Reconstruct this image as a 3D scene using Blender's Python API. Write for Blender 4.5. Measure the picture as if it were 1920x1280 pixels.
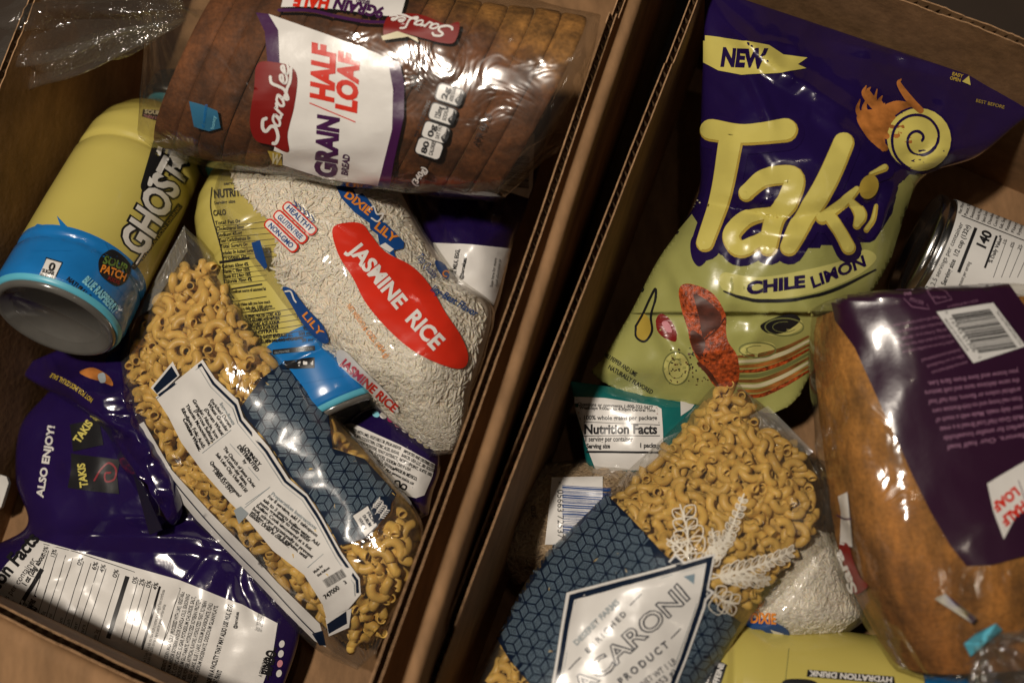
import bpy, bmesh, math, random
import numpy as np
from mathutils import Vector, Matrix, noise
from mathutils.bvhtree import BVHTree
from mathutils.geometry import tessellate_polygon
random.seed(7); rng = np.random.default_rng(7)
for o in list(bpy.data.objects): bpy.data.objects.remove(o)
SC = bpy.context.scene; COL = SC.collection
# ------------------------------------------------------------------ camera, world, lamps, exposure
CAMH = 0.60
K = (36.0/35.0)/1920.0                       # metres per photo pixel per metre of distance
# authored in the camera's frame (lens looks along -Z); the whole place is turned upright at the end so that UP is +Z
TX, TY = 0.0857, -0.273                      # the hand-held camera leans: slope of the table against the picture plane
UP = Vector((-TX, -TY, 1)).normalized()
def P(px, py, h=0.0):
    a = (TX*(px-960)+TY*(640-py))*K
    z = (a*CAMH+h)/(1+a); d = CAMH-z         # h = height above the reference level
    return Vector(((px-960)*K*d, (640-py)*K*d, z))
cam = bpy.data.cameras.new('camera'); camo = bpy.data.objects.new('camera', cam); COL.objects.link(camo)
camo.location = (0, 0, CAMH); cam.lens = 35; cam.sensor_width = 36; cam.clip_start = 0.02; cam.clip_end = 50
cam.dof.use_dof = True; cam.dof.focus_distance = 0.605; cam.dof.aperture_fstop = 3.5
SC.camera = camo
W = bpy.data.worlds.new('World'); SC.world = W; W.use_nodes = True
bg = W.node_tree.nodes['Background']; bg.inputs[0].default_value = (1.0, 0.80, 0.62, 1); bg.inputs[1].default_value = 0.004
def lamp(name, loc, tgt, size, power, col):
    l = bpy.data.lights.new(name, 'AREA'); l.shape = 'DISK'; l.size = size; l.energy = power; l.color = col
    o = bpy.data.objects.new(name, l); COL.objects.link(o); o.location = loc
    o.rotation_euler = (Vector(tgt)-Vector(loc)).to_track_quat('-Z', 'Y').to_euler(); return o
lamp('ceiling_or_fill_lamp', (-0.46, 0.36, 1.36), (-0.08, 0.0, 0), 0.10, 18.5, (1.0, 0.89, 0.76))
lamp('ceiling_or_fill_lamp', (0.10, 0.75, 1.60), (0, 0, 0), 0.05, 0.55, (1.0, 0.84, 0.66))  # added fill lamp, kept small to put glints on film and foil
lamp('ceiling_or_fill_lamp', (0.75, -0.20, 1.60), (0.1, 0, 0), 0.05, 0.4, (1.0, 0.84, 0.66))  # another added fill from the right, for glints on the wrappings
vs = SC.view_settings; vs.view_transform = 'Standard'; vs.look = 'None'; vs.gamma = 1; vs.use_curve_mapping = False; vs.exposure = 0.0
SC.render.engine = 'CYCLES'
cy = SC.cycles; cy.transparent_max_bounces = 24; cy.max_bounces = 6; cy.diffuse_bounces = 2; cy.glossy_bounces = 3

# ------------------------------------------------------------------ materials
def srgb(h):
    h = h.lstrip('#'); c = [int(h[i:i+2], 16)/255 for i in (0, 2, 4)]
    return tuple(x/12.92 if x <= .04045 else ((x+.055)/1.055)**2.4 for x in c)+(1,)
MC = {}
def mat(name, col, rough=0.4, metal=0.0, var=0.08, vscale=60, bump=0.0, bscale=200, spec=0.5, coat=0.0, col2=None, island=0.0, sheen=0.0, sss=0.0):
    if name in MC: return MC[name]
    if isinstance(col, str): col = srgb(col)
    m = bpy.data.materials.new(name); m.use_nodes = True; nt = m.node_tree; b = nt.nodes['Principled BSDF']
    b.inputs['Roughness'].default_value = rough; b.inputs['Metallic'].default_value = metal
    b.inputs['Specular IOR Level'].default_value = spec; b.inputs['Coat Weight'].default_value = coat; b.inputs['Coat Roughness'].default_value = 0.12
    if sss: b.inputs['Subsurface Weight'].default_value = sss; b.inputs['Subsurface Radius'].default_value = (.004, .002, .001); b.inputs['Subsurface Scale'].default_value = .6
    tc = nt.nodes.new('ShaderNodeTexCoord'); n = nt.nodes.new('ShaderNodeTexNoise'); n.inputs['Scale'].default_value = vscale; n.inputs['Detail'].default_value = 5
    nt.links.new(tc.outputs['Object'], n.inputs['Vector'])
    rp = nt.nodes.new('ShaderNodeValToRGB'); rp.color_ramp.elements[0].position = .3; rp.color_ramp.elements[1].position = .7
    c2 = srgb(col2) if isinstance(col2, str) else col2
    rp.color_ramp.elements[0].color = c2 if c2 else tuple(x*(1-var) for x in col[:3])+(1,)
    rp.color_ramp.elements[1].color = tuple(min(1, x*(1+(0 if c2 else var))) for x in col[:3])+(1,)
    nt.links.new(n.outputs['Fac'], rp.inputs[0]); out = rp.outputs[0]
    if island:
        g = nt.nodes.new('ShaderNodeNewGeometry'); oi = nt.nodes.new('ShaderNodeObjectInfo'); ad = nt.nodes.new('ShaderNodeMath'); ad.operation = 'ADD'
        fr = nt.nodes.new('ShaderNodeMath'); fr.operation = 'FRACT'
        nt.links.new(g.outputs['Random Per Island'], ad.inputs[0]); nt.links.new(oi.outputs['Random'], ad.inputs[1]); nt.links.new(ad.outputs[0], fr.inputs[0])
        mr = nt.nodes.new('ShaderNodeMapRange'); mr.inputs['To Min'].default_value = 1-island; mr.inputs['To Max'].default_value = 1+island*.5
        nt.links.new(fr.outputs[0], mr.inputs[0])
        hs = nt.nodes.new('ShaderNodeHueSaturation'); nt.links.new(mr.outputs[0], hs.inputs['Value']); nt.links.new(out, hs.inputs['Color']); out = hs.outputs[0]
    nt.links.new(out, b.inputs['Base Color'])
    if bump:
        n2 = nt.nodes.new('ShaderNodeTexNoise'); n2.inputs['Scale'].default_value = bscale; n2.inputs['Detail'].default_value = 4
        nt.links.new(tc.outputs['Object'], n2.inputs['Vector'])
        bp = nt.nodes.new('ShaderNodeBump'); bp.inputs['Strength'].default_value = bump; bp.inputs['Distance'].default_value = 0.002
        nt.links.new(n2.outputs['Fac'], bp.inputs['Height']); nt.links.new(bp.outputs[0], b.inputs['Normal'])
    MC[name] = m; return m
def film(name, milk=0.03, rough=0.10, bump=0.35, scale=45, tint=(.97, .96, .93, 1), base=0.035, mcol=(.8, .78, .72, 1)):
    if name in MC: return MC[name]
    m = bpy.data.materials.new(name); m.use_nodes = True; nt = m.node_tree; nt.nodes.clear(); L = nt.links
    out = nt.nodes.new('ShaderNodeOutputMaterial'); tr = nt.nodes.new('ShaderNodeBsdfTransparent'); tr.inputs[0].default_value = tint
    gl = nt.nodes.new('ShaderNodeBsdfGlossy'); gl.inputs['Roughness'].default_value = rough; df = nt.nodes.new('ShaderNodeBsdfDiffuse'); df.inputs[0].default_value = mcol
    tc = nt.nodes.new('ShaderNodeTexCoord'); n = nt.nodes.new('ShaderNodeTexNoise'); n.inputs['Scale'].default_value = scale; n.inputs['Detail'].default_value = 3; n.inputs['Distortion'].default_value = 1.2
    L.new(tc.outputs['Object'], n.inputs['Vector'])
    bp = nt.nodes.new('ShaderNodeBump'); bp.inputs['Strength'].default_value = bump; bp.inputs['Distance'].default_value = 0.004; L.new(n.outputs['Fac'], bp.inputs['Height']); L.new(bp.outputs[0], gl.inputs['Normal'])
    lw = nt.nodes.new('ShaderNodeFresnel'); lw.inputs['IOR'].default_value = 1.5; L.new(bp.outputs[0], lw.inputs['Normal'])
    ma = nt.nodes.new('ShaderNodeMath'); ma.operation = 'MULTIPLY_ADD'; ma.inputs[1].default_value = 1.0; ma.inputs[2].default_value = base; L.new(lw.outputs[0], ma.inputs[0]); mi = nt.nodes.new('ShaderNodeMath'); mi.operation = 'MINIMUM'; mi.inputs[1].default_value = .30; L.new(ma.outputs[0], mi.inputs[0]); ma = mi
    mx0 = nt.nodes.new('ShaderNodeMixShader'); mx0.inputs[0].default_value = milk; L.new(tr.outputs[0], mx0.inputs[1]); L.new(df.outputs[0], mx0.inputs[2])
    mx = nt.nodes.new('ShaderNodeMixShader'); L.new(ma.outputs[0], mx.inputs[0]); L.new(mx0.outputs[0], mx.inputs[1]); L.new(gl.outputs[0], mx.inputs[2]); L.new(mx.outputs[0], out.inputs[0])
    MC[name] = m; return m
FILM = film('clear_bag_film', milk=.03, base=.05, bump=.5, scale=38); FILMB = film('bread_bag_film', milk=0.012, scale=30, bump=0.5, base=.03, rough=.14); FILMT = film('gathered_bag_film', milk=0.025, bump=0.9, scale=110, base=.06)
FILMS = film('crimped_seal_film', milk=0.16, bump=0.2, scale=90)
def ink(name, col, rough=0.35, **k): return mat('ink_'+name, col, rough=rough, var=k.pop('var', .05), **k)
WHITE = ink('white', (.72, .70, .67, 1), .3, bump=.16, bscale=55, coat=.35); BLACK = ink('black', (.012, .012, .014, 1)); NAVY = ink('navy', (.006, .014, .034, 1), .28, bump=.16, bscale=55, coat=.35); STRIPE = ink('pale_blue_line', (.20, .28, .34, 1))
RED = ink('red', (.62, .028, .012, 1), .28, bump=.16, bscale=55, coat=.4); DRED = ink('dark_red', (.20, .012, .010, 1), .3); BLUE = ink('blue', (.010, .06, .23, 1), .3); ORANGE = ink('orange', (.75, .25, .03, 1))
PURP = ink('plum', (.055, .012, .065, 1), .28, bump=.16, bscale=55, coat=.35); PLUMD = ink('deep_plum', (.030, .008, .026, 1), .3, bump=.25, bscale=50, coat=.4); GREY = ink('grey', (.30, .34, .36, 1)); YEL = ink('yellow', (.60, .52, .13, 1), .28)
YELD = ink('ochre', (.42, .30, .05, 1), .3); DPURP = ink('dark_violet', (.0135, .0052, .052, 1), .25); GREEN = ink('pale_lime', (.34, .34, .105, 1), .3, var=.1, vscale=25, bump=.25, bscale=50, coat=.4); GREEN2 = ink('lime_highlight', (.55, .52, .17, 1), .3)
CYAN = ink('cyan', (.25, .60, .72, 1)); SKY = ink('bottle_blue', (.012, .16, .45, 1), .22, coat=.4); PINKT = ink('mauve', (.26, .13, .21, 1)); CHIP = ink('chip_orange', (.34, .055, .010, 1), .45, var=.8, vscale=420, bump=.5, bscale=500); CHIPD = ink('chip_shadow_brown', (.075, .015, .006, 1), .5, var=.5, vscale=160)
FLAME = ink('flame', (.36, .13, .03, 1), .35, var=.6, vscale=90); PINK = ink('magenta', (.55, .02, .16, 1)); ROSE = ink('rose', (.62, .26, .30, 1)); CREAM = ink('cream', (.62, .56, .36, 1)); TEAL = ink('teal', (.006, .13, .125, 1), .25); OLIVE = ink('olive_line', (.17, .18, .06, 1)); BROWNP = ink('brown', (.22, .09, .025, 1), .35, var=.5, vscale=120); LIMEG = ink('leaf_green', (.12, .20, .04, 1))
LINEW = ink('white_line', (.80, .74, .62, 1), .4)
PURFOIL = mat('violet_foil', (.0135, .0055, .055, 1), rough=.20, var=.25, vscale=12, bump=.35, bscale=45, spec=.7, coat=.6)
YELP = mat('bottle_yellow', (.52, .44, .11, 1), rough=.26, var=.04, vscale=20, coat=.35, bump=.03, bscale=70); BLUEP = mat('bottle_blue_sleeve', (.012, .16, .45, 1), rough=.22, var=.08, coat=.4); GREYP = mat('grey_bottle_base', (.11, .105, .095, 1), rough=.18, var=.15, vscale=40, coat=.4); BLACKP = mat('black_cap', (.012, .012, .013, 1), rough=.35); CYANP = mat('cyan_plastic', (.10, .42, .55, 1), rough=.35)
CARD = mat('cardboard_liner', (.28, .158, .076, 1), rough=.75, var=.14, vscale=25, bump=.15, bscale=260, spec=.2, col2=(.22, .122, .057, 1)); CARDE = mat('cardboard_cut_edge', (.36, .215, .115, 1), rough=.85, var=.3, vscale=300, spec=.1); CARDF = mat('cardboard_flute', (.16, .095, .05, 1), rough=.85, var=.2, vscale=150, spec=.1)
def weather(m, sc, lo):
    nt = m.node_tree; b = nt.nodes['Principled BSDF']; old = b.inputs['Base Color'].links[0].from_socket; tc = nt.nodes.new('ShaderNodeTexCoord'); mp = nt.nodes.new('ShaderNodeMapping'); mp.inputs['Scale'].default_value = (sc, sc*.25, sc); mp.inputs['Rotation'].default_value = (0, 0, .36); nt.links.new(tc.outputs['Object'], mp.inputs['Vector'])
    n = nt.nodes.new('ShaderNodeTexNoise'); n.inputs['Scale'].default_value = 1; n.inputs['Detail'].default_value = 8; n.inputs['Roughness'].default_value = .7; nt.links.new(mp.outputs[0], n.inputs['Vector']); r = nt.nodes.new('ShaderNodeMapRange'); r.inputs[1].default_value = .3; r.inputs[2].default_value = .7; r.inputs[3].default_value = lo; r.inputs[4].default_value = 1.2; nt.links.new(n.outputs['Fac'], r.inputs[0])
    h = nt.nodes.new('ShaderNodeHueSaturation'); nt.links.new(r.outputs[0], h.inputs['Value']); nt.links.new(old, h.inputs['Color']); nt.links.new(h.outputs[0], b.inputs['Base Color'])
weather(CARD, 90, .68)
RICE = mat('rice_grain', (.90, .81, .69, 1), rough=.4, var=.05, island=.10, sss=.25); RICET = mat('tan_rice_grain', (.46, .33, .20, 1), rough=.45, var=.08, island=.2); RICETB = mat('tan_rice_bed', (.36, .25, .15, 1), rough=.7, var=.2, vscale=420); RICEB = mat('rice_bed', (.84, .74, .62, 1), rough=.7, var=.15, vscale=420, bump=.12, bscale=500)
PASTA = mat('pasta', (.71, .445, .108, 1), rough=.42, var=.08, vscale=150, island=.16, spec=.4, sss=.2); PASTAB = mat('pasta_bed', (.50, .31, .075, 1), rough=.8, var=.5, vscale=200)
STEEL = mat('steel', (.55, .55, .55, 1), rough=.22, metal=1.0, var=.1); TABLE = mat('dark_wood', (.035, .022, .014, 1), rough=.6, var=.3, vscale=8)
CANW = mat('can_paper', (.66, .65, .63, 1), rough=.45, var=.03); PAPER = mat('white_plastic', (.6, .58, .55, 1), rough=.4)
def crust(name, dark, gold, edge0, edge1, dirv, stretch=(1, 1, 1)):
    m = mat(name, dark, rough=.7, var=.5, vscale=48, bump=.8, bscale=140, spec=.25); nt = m.node_tree; b = nt.nodes['Principled BSDF']; old = b.inputs['Base Color'].links[0].from_socket
    tc = nt.nodes.new('ShaderNodeTexCoord'); dt = nt.nodes.new('ShaderNodeVectorMath'); dt.operation = 'DOT_PRODUCT'; dt.inputs[1].default_value = dirv; nt.links.new(tc.outputs['Object'], dt.inputs[0])
    mp = nt.nodes.new('ShaderNodeMapping'); mp.inputs['Scale'].default_value = stretch; nt.links.new(tc.outputs['Object'], mp.inputs['Vector'])
    n = nt.nodes.new('ShaderNodeTexNoise'); n.inputs['Scale'].default_value = 70; n.inputs['Detail'].default_value = 7; n.inputs['Roughness'].default_value = .65; nt.links.new(mp.outputs[0], n.inputs['Vector'])
    ad = nt.nodes.new('ShaderNodeMath'); ad.operation = 'MULTIPLY_ADD'; ad.inputs[1].default_value = .02; nt.links.new(n.outputs['Fac'], ad.inputs[0]); nt.links.new(dt.outputs['Value'], ad.inputs[2])
    mr = nt.nodes.new('ShaderNodeMapRange'); mr.inputs[1].default_value = edge0; mr.inputs[2].default_value = edge1; nt.links.new(ad.outputs[0], mr.inputs[0])
    mx = nt.nodes.new('ShaderNodeMix'); mx.data_type = 'RGBA'; n2 = nt.nodes.new('ShaderNodeValToRGB'); n2.color_ramp.elements[0].color = tuple(x*.6 for x in gold[:3])+(1,); n2.color_ramp.elements[1].color = gold; n2.color_ramp.elements[0].position = .35; n2.color_ramp.elements[1].position = .65
    nt.links.new(n.outputs['Fac'], n2.inputs[0]); nt.links.new(mr.outputs[0], mx.inputs['Factor']); nt.links.new(old, mx.inputs['A']); nt.links.new(n2.outputs[0], mx.inputs['B']); 
    n3 = nt.nodes.new('ShaderNodeTexNoise'); n3.inputs['Scale'].default_value = 480; n3.inputs['Detail'].default_value = 3; nt.links.new(tc.outputs['Object'], n3.inputs['Vector'])
    m3 = nt.nodes.new('ShaderNodeMapRange'); m3.inputs[1].default_value = .35; m3.inputs[2].default_value = .6; m3.inputs[3].default_value = .80; m3.inputs[4].default_value = 1.08; nt.links.new(n3.outputs['Fac'], m3.inputs[0])
    m4 = nt.nodes.new('ShaderNodeMapRange'); m4.inputs[1].default_value = .35; m4.inputs[2].default_value = .65; m4.inputs[3].default_value = .6; m4.inputs[4].default_value = 1.25; nt.links.new(n.outputs['Fac'], m4.inputs[0])
    mu = nt.nodes.new('ShaderNodeMath'); mu.operation = 'MULTIPLY'; nt.links.new(m3.outputs[0], mu.inputs[0]); nt.links.new(m4.outputs[0], mu.inputs[1])
    hs = nt.nodes.new('ShaderNodeHueSaturation'); nt.links.new(mu.outputs[0], hs.inputs['Value']); nt.links.new(mx.outputs['Result'], hs.inputs['Color']); nt.links.new(hs.outputs[0], b.inputs['Base Color']); return m

# ------------------------------------------------------------------ object helpers
def mesh(name, V, F, m, parent=None, smooth=True, kind=None):
    me = bpy.data.meshes.new(name); me.from_pydata([tuple(v) for v in V], [], F); me.update()
    if smooth: me.polygons.foreach_set('use_smooth', [True]*len(me.polygons))
    if m: me.materials.append(m)
    o = bpy.data.objects.new(name, me); COL.objects.link(o)
    if parent: o.parent = parent
    if kind: o['kind'] = kind
    return o
def thing(name, label, cat, loc=(0, 0, 0), group=None):
    o = bpy.data.objects.new(name, None); COL.objects.link(o); o['label'] = label; o['category'] = cat; o.empty_display_size = .02
    if group: o['group'] = group
    return o
def mlist(o, ms, idx):
    o.data.materials.clear()
    for m in ms: o.data.materials.append(m)
    o.data.polygons.foreach_set('material_index', idx)
def cr(pts, ts):
    pts = np.array(pts, float); n = len(pts); ext = np.vstack([2*pts[0]-pts[1], pts, 2*pts[-1]-pts[-2]]); out = []
    for t in ts:
        s = min(max(t, 0), 1)*(n-1); i = min(int(s), n-2); f = s-i; p0, p1, p2, p3 = ext[i:i+4]
        out.append(.5*((2*p1)+(-p0+p2)*f+(2*p0-5*p1+4*p2-p3)*f*f+(-p0+3*p1-3*p2+p3)*f**3))
    return np.array(out)
def crump(x, y, s, seed):
    d, _ = noise.voronoi(Vector((x*s+seed*7.3, y*s-seed*3.1, seed*1.7)))
    d2, _ = noise.voronoi(Vector((x*s*2.3+seed*2.3, y*s*2.3+seed*5.1, seed)))
    return (d[0]-.5)+.45*(d2[0]-.5)
class Sheet:
    """pillow shaped bag: rows of left/right edge points (photo px) with heights"""
    def __init__(s, rows, nu=60, nv=80, pw=.6, wr=.0, ws=.012, seed=1, zb=.7, soft=.0, softs=.006, pleat=0.0, pk=9, creases=(), nc=0, ca=.0016):
        cs = list(creases); rd = random.Random(seed*77+1); bx = [min(r[0] for r in rows), max(r[2] for r in rows), min(min(r[1], r[3]) for r in rows), max(max(r[1], r[3]) for r in rows)]
        for _ in range(nc):
            x = rd.uniform(bx[0], bx[1]); y = rd.uniform(bx[2], bx[3]); a = rd.uniform(0, math.pi); l = rd.uniform(40, 160); cs.append((x, y, x+l*math.cos(a), y+l*math.sin(a), rd.choice((-1, 1))*ca*rd.uniform(.4, 1.2), rd.uniform(10, 30)))
        cs = np.array(cs, float).reshape(-1, 6)
        def crease(x, y):
            if not len(cs): return 0
            dx, dy = cs[:, 2]-cs[:, 0], cs[:, 3]-cs[:, 1]; t_ = np.clip(((x-cs[:, 0])*dx+(y-cs[:, 1])*dy)/(dx*dx+dy*dy), 0, 1); d_ = np.hypot(x-cs[:, 0]-dx*t_, y-cs[:, 1]-dy*t_); return float(np.sum(cs[:, 4]*np.maximum(0, 1-d_/cs[:, 5])*np.sqrt(np.sin(np.pi*np.clip(t_, .02, .98)))))
        R = cr(rows, np.linspace(0, 1, nv+1)); s.nu, s.nv = nu, nv; T = np.zeros((nv+1, nu+1, 3)); B = np.zeros_like(T); s.px = np.zeros((nv+1, nu+1, 2)); s.e = np.zeros((nv+1, nu+1))
        for j in range(nv+1):
            lx, ly, rx, ry, zl, zr, h = R[j]; v = j/nv
            for i in range(nu+1):
                u = i/nu; x = lx+(rx-lx)*u; y = ly+(ry-ly)*u; b = max(h, 0)*(math.sin(math.pi*u) ** pw if 0 < u < 1 else 0); ze = zl+(zr-zl)*u
                em = min(1, 6*min(u, 1-u)+.15); d = 0
                if wr: d += wr*crump(x, y, ws, seed)*em
                if soft: d += soft*noise.noise(Vector((x*softs, y*softs, seed*3.7)))*em
                if len(cs): d += crease(x, y)*em
                if pleat: d += pleat*(math.exp(-v/.10)+math.exp(-(1-v)/.10))*math.sin(2*math.pi*pk*u+2*noise.noise(Vector((u*5, v*3, seed))))
                T[j, i] = P(x, y, ze+b+d); B[j, i] = P(x, y, ze-zb*b-.0012+min(d, 0)); s.px[j, i] = (x, y)
        s.T, s.B = T, B; n = (nv+1)*(nu+1); s.V = np.vstack([T.reshape(-1, 3), B.reshape(-1, 3)]); F = []; w = nu+1
        for j in range(nv):
            for i in range(nu):
                a = j*w+i; F.append((a, a+w, a+w+1, a+1))
        s.topF = list(F); F += [(n+d_, n+c, n+b_, n+a) for a, b_, c, d_ in s.topF]
        ring = [i for i in range(w)]+[j*w+nu for j in range(1, nv+1)]+[nv*w+i for i in range(nu-1, -1, -1)]+[j*w for j in range(nv-1, 0, -1)]
        for k in range(len(ring)): a, b_ = ring[k], ring[(k+1) % len(ring)]; F.append((a, b_, b_+n, a+n))
        s.F = F; s.bvh = BVHTree.FromPolygons([Vector(v) for v in s.V[:n]], s.topF)
        du = np.gradient(T, axis=1); dv = np.gradient(T, axis=0); N = np.cross(dv, du); s.N = N/(np.linalg.norm(N, axis=2, keepdims=True)+1e-12); s.N[s.N[:, :, 2] < 0] *= -1
    def obj(s, name, m, parent): return mesh(name, s.V, s.F, m, parent)
    def at(s, u, v):
        x = u*s.nu; y = v*s.nv; i = np.minimum(x.astype(int), s.nu-1); j = np.minimum(y.astype(int), s.nv-1); fx = (x-i)[:, None]; fy = (y-j)[:, None]
        g = lambda A: A[j, i]*(1-fx)*(1-fy)+A[j, i+1]*fx*(1-fy)+A[j+1, i]*(1-fx)*fy+A[j+1, i+1]*fx*fy
        return g(s.T), g(s.N), g(s.px)
    def core(s, name, d, m, parent, mask=None):
        T = s.T-s.N*d; B = s.B.copy(); B[:, :, 2] += .001; B[:, :, 2] = np.minimum(B[:, :, 2], T[:, :, 2]-.0005); n = T.shape[0]*T.shape[1]; V = np.vstack([T.reshape(-1, 3), B.reshape(-1, 3)]); w = s.nu+1; F = []
        keep = np.ones((s.nv, s.nu), bool); keep[[0, -1], :] = False; keep[:, [0, -1]] = False
        if mask is not None:
            for j in range(s.nv):
                for i in range(s.nu):
                    if keep[j, i] and not inpoly(s.px[j, i], mask): keep[j, i] = False
        for j in range(s.nv):
            for i in range(s.nu):
                if not keep[j, i]: continue
                a = j*w+i; F += [(a, a+w, a+w+1, a+1), (n+a+1, n+a+w+1, n+a+w, n+a)]
                for dj, di, e in ((-1, 0, (a+1, a)), (1, 0, (a+w, a+w+1)), (0, -1, (a, a+w)), (0, 1, (a+w+1, a+1))):
                    if not keep[j+dj, i+di]: F.append((e[1], e[0], e[0]+n, e[1]+n))
        return mesh(name, V, F, m, parent)
def inpoly(p, poly):
    x, y = p; c = False; j = len(poly)-1
    for i in range(len(poly)):
        xi, yi = poly[i]; xj, yj = poly[j]
        if (yi > y) != (yj > y) and x < (xj-xi)*(y-yi)/(yj-yi)+xi: c = not c
        j = i
    return c

# ------------------------------------------------------------------ printed artwork laid on the surfaces
GC = {}
_tc = bpy.data.curves.new('t', 'FONT'); _to = bpy.data.objects.new('t', _tc); COL.objects.link(_to); _tc.resolution_u = 3
def _tm(body, off):
    _tc.body = body; _tc.offset = off; dg = bpy.context.evaluated_depsgraph_get(); dg.update(); me = _to.evaluated_get(dg).to_mesh()
    V = [(v.co.x, v.co.y) for v in me.vertices]; F = [tuple(p.vertices) for p in me.polygons]; _to.evaluated_get(dg).to_mesh_clear(); return V, F
_bar = max(v[0] for v in _tm('|', 0)[0]); CAP = max(v[1] for v in _tm('H', 0)[0])
def adv(c):
    if ('a', c) not in GC: GC[('a', c)] = max(v[0] for v in _tm(c+'|', 0)[0])-_bar
    return GC[('a', c)]
def glyph(c, off):
    if (c, off) not in GC: GC[(c, off)] = _tm(c, off) if c != ' ' else ([], [])
    return GC[(c, off)]
for _o in (0, .018, .035, .055, .09):
    for _c in 'ABCDEFGHIJKLMNOPQRSTUVWXYZabcdefghijklmnopqrstuvwxyz0123456789.,()%-!?&/:*[]\u00d3\u00ae#': glyph(_c, _o); adv(_c)
adv(' '); adv("'"); glyph("'", 0)
FINE = {'lettering', 'lettering_outline', 'ruled_line', 'barcode', 'cube_pattern', 'botanical_drawing', 'script_lettering', 'wheat_ear', 'leaf_mark', 'spice_fleck', 'motion_streak', 'flame', 'logo', 'logo_outline', 'logo_edge', 'mark', 'label_border', 'lime_rim', 'flower', 'icon'}
class Art:
    def __init__(s, bvh, parent, z0=0.0, base=.00012):
        s.b, s.p, s.z0, s.base, s.D, s.k = bvh, parent, z0, base, {}, 0
    def proj(s, x, y, layer):
        o = Vector((0, 0, CAMH)); d = (P(x, y, 0)-o).normalized(); h = s.b.ray_cast(o, d)
        if h[0] is None:
            s.miss = True; h = s.b.find_nearest(P(x, y, s.z0))
        n = h[1]
        if n.dot(d) > 0: n = -n
        return h[0]+n*(s.base+layer*.00014)
    def add(s, grp, m, V2, F, layer, cut=0):
        if cut:
            xs = [v[0] for v in V2]; ys = [v[1] for v in V2]
            if max(xs)-min(xs) > cut or max(ys)-min(ys) > cut:
                bm = bmesh.new(); vs_ = [bm.verts.new((x, y, 0)) for x, y in V2]
                for f in F:
                    try: bm.faces.new([vs_[i] for i in f])
                    except ValueError: pass
                for ax, lo, hi in ((0, min(xs), max(xs)), (1, min(ys), max(ys))):
                    c = math.floor(lo/cut)*cut+cut
                    while c < hi:
                        co = Vector((c, 0, 0)) if ax == 0 else Vector((0, c, 0)); no = Vector((1, 0, 0)) if ax == 0 else Vector((0, 1, 0))
                        bmesh.ops.bisect_plane(bm, geom=bm.verts[:]+bm.edges[:]+bm.faces[:], plane_co=co, plane_no=no); c += cut
                bm.verts.index_update(); V2 = [(v.co.x, v.co.y) for v in bm.verts]; F = [tuple(v.index for v in f.verts) for f in bm.faces]; bm.free()
        fine = grp in FINE; s.k += 1; V, FF = s.D.setdefault((grp, m.name, 0 if fine else s.k), ([], [])); n = len(V)
        bad = set()
        for i, (x, y) in enumerate(V2):
            s.miss = False; V.append(s.proj(x, y, layer))
            if s.miss: bad.add(i)
        for f in F:
            if len(f) >= 3 and not any(i in bad for i in f): FF.append(tuple(n+i for i in f))
    def poly(s, m, pts, layer=1, grp='label_panel', cut=7):
        F = tessellate_polygon([[Vector((x, y, 0)) for x, y in pts]]); s.add(grp, m, list(pts), [tuple(f) for f in F], layer, cut)
    def smooth(s, m, pts, layer=1, grp='label_panel', cut=9, n=6):
        q = list(pts)+[pts[0]]; a = np.array([pts[-1]]+q+[pts[1]], float); out = []
        for i in range(1, len(pts)+1):
            p0, p1, p2, p3 = a[i-1:i+3]
            for k in range(n):
                f = k/n; out.append(tuple(.5*((2*p1)+(-p0+p2)*f+(2*p0-5*p1+4*p2-p3)*f*f+(-p0+3*p1-3*p2+p3)*f**3)))
        s.poly(m, out, layer, grp, cut)
    def stroke(s, m, pts, w, layer=1, grp='lettering', n=8, cap=True, cut=7, smooth=True):
        ws = w if isinstance(w, (list, tuple)) else [w]*len(pts); q = [(x, y, ww) for (x, y), ww in zip(pts, ws)]
        C = cr(q, np.linspace(0, 1, (len(pts)-1)*n+1)) if smooth and len(pts) > 2 else np.array(q, float)
        t = np.gradient(C[:, :2], axis=0); t /= np.linalg.norm(t, axis=1, keepdims=True)+1e-9; nn = np.stack([-t[:, 1], t[:, 0]], 1)
        L = C[:, :2]+nn*C[:, 2:]/2; R = C[:, :2]-nn*C[:, 2:]/2; V = [tuple(x) for x in L]+[tuple(x) for x in R]; k = len(L); F = [(i, i+1, k+i+1, k+i) for i in range(k-1)]
        if cap:
            for e, sg in ((0, -1), (k-1, 1)):
                c = C[e, :2]; r = C[e, 2]/2; a0 = math.atan2(nn[e, 1], nn[e, 0]); b0 = len(V); V.append(tuple(c))
                for i in range(9): a = a0-sg*math.pi*i/8; V.append((c[0]+r*math.cos(a), c[1]+r*math.sin(a)))
                F += [(b0, b0+1+i, b0+2+i) for i in range(8)]
        s.add(grp, m, V, F, layer, cut if max(ws) > 10 else 0)
    def line(s, m, a, b, w, layer=2, grp='ruled_line'):
        n = max(1, int(math.dist(a, b)/14)); s.stroke(m, [(a[0]+(b[0]-a[0])*i/n, a[1]+(b[1]-a[1])*i/n) for i in range(n+1)], w, layer, grp, cap=False, smooth=False)
    def text(s, m, body, a, b, h, off=0, shear=0, bend=0, layer=2, grp='lettering', gap=0):
        a, b = np.array(a, float), np.array(b, float); Wd = sum(adv(c)+gap for c in body); d = b-a; L = np.linalg.norm(d); d /= L; up = np.array([d[1], -d[0]]); sx = L/Wd; sy = h/CAP; x = 0
        for c in body:
            V, F = glyph(c, off); V2 = []
            for vx, vy in V:
                X = (x+vx)*sx+shear*vy*sy; q = a+d*X+up*(vy*sy+bend*4*(X/L)*(1-X/L)); V2.append(tuple(q))
            if V2: s.add(grp, m, V2, F, layer, 7 if h > 12 else 0)
            x += adv(c)+gap
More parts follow.
